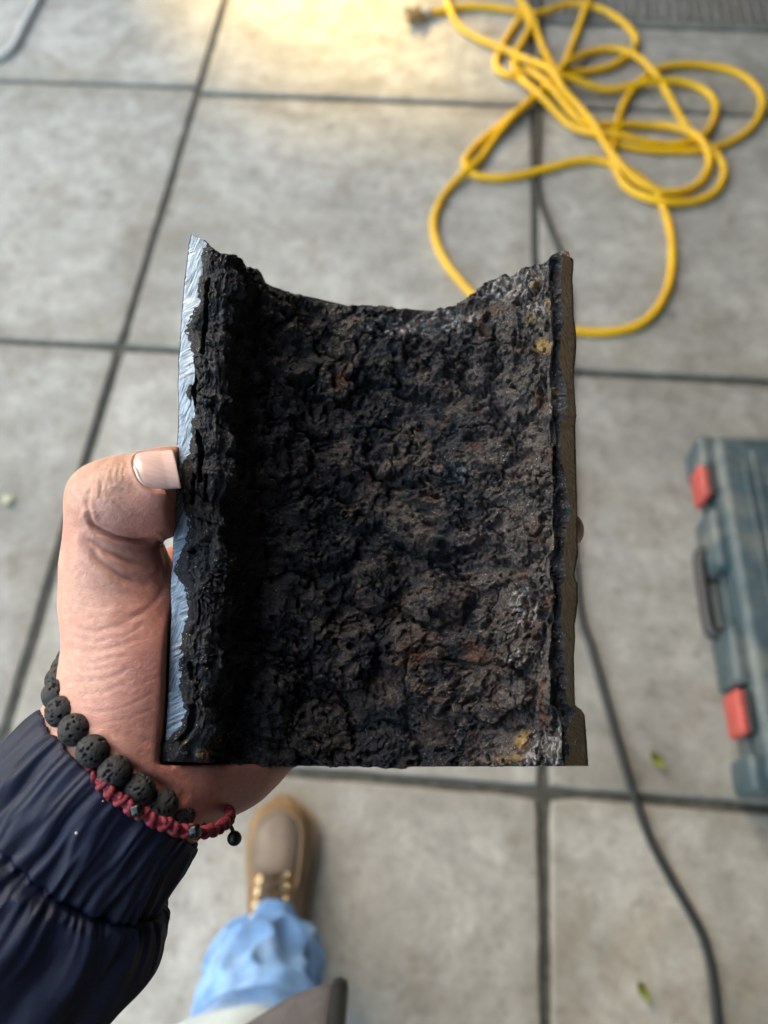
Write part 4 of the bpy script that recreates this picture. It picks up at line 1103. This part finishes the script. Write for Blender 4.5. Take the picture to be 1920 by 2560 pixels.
# jacket body standing behind the camera, its hem dips into the lower edge of the frame
def torso():
    ctrl = np.array([(-.03, -.275, .835, .205, .135), (-.03, -.285, .90, .20, .135), (-.02, -.31, 1.02, .19, .13), (-.01, -.33, 1.18, .195, .125), (0, -.34, 1.34, .21, .12), (0, -.345, 1.42, .17, .10), (0, -.345, 1.47, .075, .07), (0, -.34, 1.53, .062, .065)])
    p = catmull(ctrl, 90)
    def f(V, a):
        z = V[:, :, 2]; A = np.broadcast_to(a[None], z.shape)
        r = .010 * (1 - 2 * np.abs(perlin(np.cos(A) * 2, np.sin(A) * 2, z * 9))) + .006 * perlin(np.cos(A) * 5, np.sin(A) * 5, z * 14)
        c = V.mean(1, keepdims=True); dv = V - c; dv /= np.linalg.norm(dv, axis=2, keepdims=True); return V + dv * r[..., None]
    return loft([((q0[0], q0[1], q0[2]), q0[3], q0[4]) for q0 in p], 110, f)
TV_, TF_ = torso()
jk = mesh_np('jacket', TV_, TF_, M['grey_jacket'], person)
sh = np.array([(-.19, -.33, 1.36), (-.33, -.36, 1.24)])
elbow = to_world(sl_info[0][-1] / 1000)
Vt, Ft = tube_np(catmull(np.vstack([sh, elbow]), 40), np.linspace(.075, .056, 40), 40); mesh_np('upper_sleeve', Vt, Ft, M['navy'], person)

# open left front of the jacket, hanging forward: its hem crosses the lower edge of the frame
def flap():
    cols, rows = 40, 40; V = []
    for i in range(rows):
        t = i / (rows - 1)                       # 0 hem, 1 chest
        for j in range(cols):
            u = j / (cols - 1)                   # 0 at the side seam, 1 at the zip
            px = np.interp(u, [0, .35, .7, .9, 1], [430, 640, 740, 815, 832]); py = np.interp(u, [0, .35, .7, .9, 1], [2700, 2562, 2500, 2474, 2476])
            h0 = ground(px, py, .80 - .015 * u); h1 = np.array([-.20 + .19 * u, -.215 + .02 * u, 1.30])
            w_ = t ** 1.3
            q0 = h0 * (1 - w_) + h1 * w_; q0[1] += (.005 * math.sin(u * 11 + t * 3) + .004 * math.sin(u * 23)) * t - .02 * math.sin(math.pi * t)
            V.append(tuple(q0))
    return V, [tuple(f) for f in grid_faces(rows, cols)]
FV, FF = flap()
fl_ = mesh_np('jacket_front', FV, FF, M['grey_jacket'], person); sd = fl_.modifiers.new('t', 'SOLIDIFY'); sd.thickness = .004
fl_['label'] = 'grey jacket hem hanging over the leg, with a black zip edge'
zp = [FV[i * 40 + 39] for i in range(40)]
Vt, Ft = tube_np(np.array(zp) + np.array([.004, .003, 0]), .006, 8); mesh_np('zip', Vt, Ft, M['black'], fl_)

# ------------------------------------------------------------------ bracelets
bb_ = thing('bead_bracelet', 'bracelet of round pitted black lava stone beads round the wrist', 'bracelet')
front = [(176, 1650, 275), (161, 1683, 263), (146, 1717, 253), (148, 1767, 243.5), (179, 1814, 237), (220, 1864, 233.5), (265, 1911, 232), (318, 1956, 232.5), (372, 1993, 235), (422, 2022, 239.5), (464, 2040, 247), (500, 2048, 256), (528, 2046, 265)]
def lava_mesh(k):
    bm = bmesh.new(); bmesh.ops.create_icosphere(bm, subdivisions=5, radius=1.0)
    v = np.array([x.co for x in bm.verts]); n = v.copy()
    r = np.ones(len(v)); rg = np.random.default_rng(60 + k)
    pc_ = rg.normal(size=(110, 3)); pc_ /= np.linalg.norm(pc_, axis=1)[:, None]
    for i, c0 in enumerate(pc_):
        s = rg.uniform(.045, .10) if i < 92 else rg.uniform(.10, .16)
        d0 = np.linalg.norm((n - c0) * np.array([1, 1, 1]) + .03 * np.stack([perlin(n[:, 0] * 9, n[:, 1] * 9, n[:, 2] * 9 + kk) for kk in (0, 5, 9)], -1), axis=1)
        r -= .22 * (1 - sstep(s * .62, s * .95, d0)); r += .018 * np.exp(-((d0 - s * 1.1) / (s * .22)) ** 2)
    r = np.clip(r, .74, 1.04) + .012 * perlin(n[:, 0] * 7, n[:, 1] * 7, n[:, 2] * 7)
    for x, rr_, nn in zip(bm.verts, r, n): x.co = nn * rr_
    me = bpy.data.meshes.new('bead')
    bm.to_mesh(me); bm.free()
    for p in me.polygons: p.use_smooth = True
    me.materials.append(M['lava']); return me
lm = [lava_mesh(k) for k in range(3)]
BR = 5.0
fpos = [Q(*f_) for f_ in front]
last, first = fpos[-1], fpos[0]
loop = fpos + [last + np.array([3, 3, -12]), (last * .62 + first * .38) + np.array([4, 8, -34]), (last * .3 + first * .7) + np.array([2, 6, -30]), first + np.array([3, 0, -12])]
lng = np.linalg.norm(np.diff(catmull(np.array(loop), 400, closed=True), axis=0), axis=1).sum()
nb_ = int(round(lng / (2 * BR * .94)))
bpos = list(catmull(np.array(loop), nb_ + 1, closed=True)[:-1]); back = []
for k, p0 in enumerate(list(bpos) + list(back)):
    o = bpy.data.objects.new('bead', lm[k % 3]); C.objects.link(o); o.parent = bb_
    o.location = to_world(p0 / 1000); o.rotation_euler = (k * 1.3, k * 2.1, k * .7); o.scale = (BR / 1000,) * 3
cordp = catmull(np.array(list(bpos) + list(back)), 160, closed=True)
Vt, Ft = tube_np(to_world(cordp / 1000), .0005, 6, caps=False); mesh_np('elastic', Vt, Ft, M['black'], bb_)

rc_ = thing('cord_bracelet', 'knotted crimson cord bracelet with small glossy black beads, below the lava stone bracelet', 'bracelet')
rp = [(128, 1800, 252), (136, 1814, 246), (178, 1880, 237), (225, 1935, 231.5), (265, 1968, 228.5), (291, 1993, 228), (321, 2014, 227.5), (359, 2036, 227.5), (396, 2054, 228), (437, 2070, 229.5), (486, 2080, 233), (531, 2076, 239), (561, 2059, 246), (576, 2038, 253), (570, 2024, 260), (548, 2024, 268)]
rpp = catmull([Q(*f_) for f_ in rp], 260)
rback = catmull([rpp[-1], rpp[-1] + np.array([-6, 6, -14]), rpp[-1] * .5 + rpp[0] * .5 + np.array([0, 8, -24]), rpp[0] + np.array([2, 2, -16]), rpp[0]], 90)
allp = np.vstack([rpp, rback[1:-1]])
T = np.gradient(allp, axis=0); T /= np.linalg.norm(T, axis=1)[:, None]
up0 = np.array([0, 0, 1.0]); side = np.cross(T, up0); side /= np.linalg.norm(side, axis=1)[:, None]; upv = np.cross(side, T)
Ls = np.r_[0, np.cumsum(np.linalg.norm(np.diff(allp, axis=0), axis=1))]
NN = 900; si = np.linspace(0, Ls[-1], NN)
ip = lambda A: np.stack([np.interp(si, Ls, A[:, k]) for k in range(3)], -1)
pc2, sd2, up2 = ip(allp), ip(side), ip(upv)
for ph in (0, math.pi):
    w_ = 2 * math.pi * si / 7.4 + ph
    path = pc2 + sd2 * (1.35 * np.cos(w_) * (.6 + .4 * np.abs(np.cos(w_))))[:, None] + up2 * (.85 * np.sin(2 * w_ + .6))[:, None]
    Vt, Ft = tube_np(to_world(path / 1000), .00086, 8, caps=False)
    mesh_np('cord', Vt, Ft, M['crimson'], rc_)
for off in (-.55, .55):
    Vt, Ft = tube_np(to_world((pc2 + sd2 * off) / 1000), .0008, 8, caps=False); mesh_np('core_cord', Vt, Ft, M['crimson'], rc_)
# knots: a turn of cord wrapped round the core, every few millimetres
kb = None
for ki, s0 in enumerate(np.arange(1.0, Ls[-1] - 1, 3.7)):
    k = min(int(np.searchsorted(si, s0)), NN - 2)
    if kb is None:
        a = np.linspace(0, 2 * np.pi, 24, endpoint=False)
        Vt, Ft = tube_np(np.stack([.62 * np.cos(a) * .9 + .25 * np.sin(a), .0 + 2.0 * np.cos(a), 1.25 * np.sin(a)], -1), .92, 9, caps=False)
        Ft += [(23 * 9 + k2, 23 * 9 + (k2 + 1) % 9, (k2 + 1) % 9, k2) for k2 in range(9)]
        o = mesh_np('knot', Vt, Ft, M['crimson'], rc_); kb = o.data
    else:
        o = bpy.data.objects.new('knot', kb); C.objects.link(o); o.parent = rc_
    tv = RC @ (pc2[k + 1] - pc2[k]); tv /= np.linalg.norm(tv); sv = RC @ sd2[k]; uv = np.cross(tv, sv)
    ps = to_world(pc2[k] / 1000); fl = 1 if ki % 2 else -1
    o.matrix_world = Matrix([[tv[i] * .001 * fl, sv[i] * .00076, uv[i] * .00078, ps[i] + sv[i] * .0004 * fl] for i in range(3)] + [[0, 0, 0, 1]])
for (px, py, dd_) in ((343, 2026, 225.6), (487, 2078, 230.6)):
    bm = bmesh.new(); rbox(bm, .0030, .0036, .0030, (0, 0, 0), .0006)
    o = bm_obj('black_bead', bm, M['gloss_black'], rc_, True); o.location = to_world(Q(px, py, dd_) / 1000); o.rotation_euler = (.4, -.3, .2)
    Vt, Ft = None, None
te = [Q(572, 2060, 250), Q(580, 2072, 251), Q(584, 2086, 252), Q(586, 2094, 252)]
Vt, Ft = tube_np(to_world(catmull(te, 14) / 1000), .0007, 8); mesh_np('pull_string', Vt, Ft, M['black'], rc_)
bm = bmesh.new(); bmesh.ops.create_uvsphere(bm, u_segments=18, v_segments=12, radius=.0024)
o = bm_obj('string_end', bm, M['black'], rc_, True); o.location = to_world(Q(586, 2096, 252) / 1000)

# ------------------------------------------------------------------ yellow hose in loose loops
k_ = 1 / 1.728
HPATH = [(190, 58), (260, 45), (350, 30), (470, 33), (580, 48), (640, 62), (700, 48), (790, 20), (870, 24), (960, 50), (1045, 108), (1088, 172), (1065, 228), (985, 282), (880, 310), (790, 312), (725, 350),
         (640, 430), (510, 535), (405, 622), (352, 690), (362, 742), (430, 765), (520, 768), (620, 750), (720, 724), (830, 696), (915, 692), (990, 712), (1060, 738), (1120, 780), (1175, 835), (1212, 910), (1238, 1000), (1246, 1110),
         (1230, 1235), (1172, 1345), (1082, 1412), (960, 1436), (830, 1432), (700, 1425), (570, 1385), (450, 1325), (385, 1275), (322, 1205), (262, 1125), (222, 1030), (217, 940), (265, 835), (345, 755), (415, 690), (470, 610), (555, 515), (690, 395),
         (768, 300), (815, 190), (855, 80), (885, 0), (880, -120), (790, -210), (670, -180), (590, -90), (585, 0), (636, 75), (676, 180), (712, 280), (745, 380), (800, 480), (868, 552), (950, 598), (1080, 640), (1250, 652), (1400, 644),
         (1510, 606), (1596, 540), (1636, 450), (1605, 372), (1520, 312), (1400, 285), (1285, 280), (1195, 296), (1120, 340), (1062, 405), (1022, 485), (1000, 575), (985, 660), (990, 720), (1035, 795), (1110, 850), (1205, 880),
         (1325, 874), (1432, 828), (1470, 745), (1432, 672), (1350, 600), (1280, 505), (1222, 400), (1160, 318), (1078, 248), (980, 216), (888, 228), (826, 268), (760, 330), (745, 368), (800, 372), (870, 386), (980, 394), (1100, 374),
         (1190, 362), (1285, 358), (1372, 384), (1426, 436), (1430, 500), (1384, 586), (1300, 622), (1150, 624), (1000, 608), (900, 588), (820, 555), (735, 490), (645, 415), (582, 335), (562, 260), (598, 180), (630, 120), (600, 75), (545, 140), (494, 235),
         (486, 290), (540, 335), (610, 318), (660, 350), (760, 450), (850, 540), (960, 552), (1080, 546), (1200, 550), (1292, 580), (1362, 632), (1402, 705), (1372, 780), (1292, 828), (1205, 838), (1125, 815), (1055, 770), (975, 690), (905, 575),
         (830, 480), (760, 420), (700, 345), (610, 282), (520, 228), (428, 180), (330, 120), (284, 52), (275, 0), (280, -120), (330, -260), (450, -340)]
HR = .0094
gp = np.array([ground(960 + x * k_, y * k_, HR)[:2] for x, y in HPATH])
hp2 = catmull(gp, 1500)
zz = np.full(len(hp2), HR)
for i in range(30, len(hp2)):
    dj = np.hypot(hp2[:i - 25, 0] - hp2[i, 0], hp2[:i - 25, 1] - hp2[i, 1])
    m = dj < 2 * HR
    if m.any(): zz[i] = max(HR, (zz[:i - 25][m] + 1.25 * HR * np.sqrt(1 - (dj[m] / (2 * HR)) ** 2)).max())
step = np.linalg.norm(hp2[1] - hp2[0])
for it in range(2):
    for i in range(1, len(zz)): zz[i] = max(zz[i], zz[i - 1] - step * .22)
    for i in range(len(zz) - 2, -1, -1): zz[i] = max(zz[i], zz[i + 1] - step * .22)
zz = np.convolve(np.pad(zz, 6, 'edge'), np.ones(13) / 13, 'valid')
Vt, Ft = tube_np(np.c_[hp2, zz], HR, 12)
yh = thing('yellow_hose', 'long yellow hose lying in a loose tangle of loops on the concrete paving', 'hose')
mesh_np('hose_tube', Vt, Ft, M['yellow'], yh)
e0 = np.r_[hp2[0], HR]
bm = bmesh.new()
for k in range(60):
    a = random.uniform(-.9, .9); L = random.uniform(.03, .075)
    tgt = Vector((e0[0] - .045 + random.gauss(0, .012), e0[1] - .02 + random.gauss(0, .016), random.uniform(.004, .03)))
    s0 = Vector((e0[0] + .004, e0[1] + random.uniform(-.006, .006), HR + random.uniform(-.005, .005)))
    dv = tgt - s0
    m = Matrix.Translation((s0 + tgt) / 2) @ dv.to_track_quat('Z', 'Y').to_matrix().to_4x4()
    bmesh.ops.create_cone(bm, cap_ends=True, segments=5, radius1=.0022, radius2=.0035, depth=dv.length, matrix=m)
fr = bm_obj('frayed_end', bm, M['tan_fabric'], yh, True); fr['kind'] = 'stuff'; fr['label'] = 'frayed tan fibre at the end of the hose'
bm = bmesh.new(); bmesh.ops.create_cone(bm, cap_ends=True, segments=18, radius1=.0125, radius2=.0125, depth=.03, matrix=Matrix.Translation((e0[0] - .006, e0[1] - .002, .0125)) @ Matrix.Rotation(math.radians(90), 4, 'Y'))
bm_obj('collar', bm, M['pale_rubber'], yh, True)

# ------------------------------------------------------------------ black cable
CP = [(1345, -60), (1352, 120), (1346, 300), (1342, 420), (1350, 500), (1380, 580), (1408, 660), (1425, 800), (1420, 1000), (1425, 1200), (1445, 1500), (1478, 1620), (1520, 1770), (1560, 1910), (1585, 1990), (1622, 2090), (1668, 2180), (1720, 2270), (1756, 2340), (1778, 2420), (1788, 2500), (1796, 2600), (1800, 2750), (1790, 2950)]
cg = catmull(np.array([np.r_[ground(a, b, .0058)[:2], .0058] for a, b in CP]), 260)
Vt, Ft = tube_np(cg, .0072, 12)
tag(mesh_np('black_cable', Vt, Ft, M['cable']), 'black cable running under the yellow hose and curving past the tool case', 'cable')
CP = [(1352, -60), (1356, 150), (1352, 330), (1356, 430), (1352, 520), (1352, 600), (1348, 690)]
# pale hose at the upper left corner
GP = [(-160, 190), (-80, 165), (-25, 148), (12, 135), (38, 108), (62, 60), (88, 10), (115, -50), (150, -130)]
Vt, Ft = tube_np(catmull(np.array([np.r_[ground(a, b, .011)[:2], .011] for a, b in GP]), 90), .0105, 14)
tag(mesh_np('pale_hose', Vt, Ft, M['pale_rubber']), 'pale grey hose bending round on the paving in the far corner', 'hose')

# ------------------------------------------------------------------ tool case
CZ = .115
c0 = ground(1744, 1135, .06); c1 = ground(1872, 1955, .06)
dv = c0 - c1; ang = math.atan2(dv[1], dv[0]) - math.pi / 2
ln = .40
tc = thing('tool_case', 'dusty dark teal plastic tool case with red latches lying flat on the paving', 'case')
mid = (c0 + c1) / 2; LENc = np.hypot(dv[0], dv[1]) + .02
tc.location = (mid[0], mid[1], 0); tc.rotation_euler = (0, 0, ang)
Wd = .36
def casebox(name, sx, sy, sz, loc, bev, mat, parent=tc):
    bm = bmesh.new(); rbox(bm, sx, sy, sz, loc, bev, seg=3); return bm_obj(name, bm, mat, parent, True)
# local: +y towards the far end, +x to the right; the latch side is x = 0
bodyb = casebox('base_shell', Wd, LENc, .055, (Wd / 2 + .012, 0, .030), .014, M['case'])
lidb = casebox('lid', Wd, LENc, .058, (Wd / 2 + .012, 0, .088), .016, M['case'])
casebox('rim_seam', Wd + .010, LENc + .010, .008, (Wd / 2 + .012, 0, .0585), .003, M['case'])
casebox('lid_panel', Wd - .085, LENc - .07, .014, (Wd / 2 + .028, 0, .1185), .006, M['case'], lidb)
bm = bmesh.new()
for yy in (-.33, -.11, .11, .33):
    rbox(bm, Wd * .66, .014, .008, (Wd / 2 + .03, yy * LENc, .1262), .003)
for xx in (.055, .075):
    rbox(bm, .006, LENc * .8, .006, (xx, 0, .1262), .002)
bm_obj('lid_ribs', bm, M['case'], lidb)['kind'] = 'stuff'
for yy, w__ in ((-.47, .06), (-.17, .10), (.17, .12), (.46, .07)):
    casebox('bumper', .034, w__, .085, (.006, yy * LENc, .058), .010, M['case'])
for yy in (-.318, .368):
    lt = casebox('latch', .016, .074, .058, (-.004, yy * LENc, .062), .006, M['case_red'])
    casebox('latch_pin', .008, .070, .010, (.004, yy * LENc, .096), .003, M['case_black'], lt)
hd_ = thing('tmp', None, None); bpy.data.objects.remove(hd_)
hy = .02
hpth = [(.004, hy - .078, .05), (-.016, hy - .076, .048), (-.020, hy - .06, .046), (-.021, hy, .046), (-.020, hy + .06, .046), (-.016, hy + .076, .048), (.004, hy + .078, .05)]
Vt, Ft = tube_np(catmull(hpth, 40), .0125, 12); mesh_np('handle', Vt, Ft, M['case_black'], tc)

# ------------------------------------------------------------------ small leaf scraps
def leaf(px, py, L, W, ang, mat, label, nm='leaf'):
    V = []; n = 9
    for i in range(n):
        t = i / (n - 1); w_ = W * math.sin(math.pi * min(1, t ** .8)) + .0004
        for s in (-1, 0, 1):
            V.append(((t - .5) * L, s * w_ / 2, .004 + .004 * abs(s) + .006 * (t - .5) ** 2 * 4))
    o = mesh_np(nm, V, [tuple(f) for f in grid_faces(n, 3)], mat)
    sd = o.modifiers.new('t', 'SOLIDIFY'); sd.thickness = .0006
    g_ = ground(px, py, 0); o.location = (g_[0], g_[1], .001); o.rotation_euler = (0, 0, ang)
    tag(o, label, 'leaf')
leaf(1640, 1905, .036, .016, -.9, M['leaf'], 'small yellow green leaf lying between the cable and the tool case')
leaf(1606, 2480, .034, .013, -1.0, M['leaf'], 'small yellow green leaf on the slab to the left of the cable end')
leaf(24, 1250, .032, .020, 1.9, M['dry_leaf'], 'pale dry leaf on the slab beside the thumb, by the left edge')
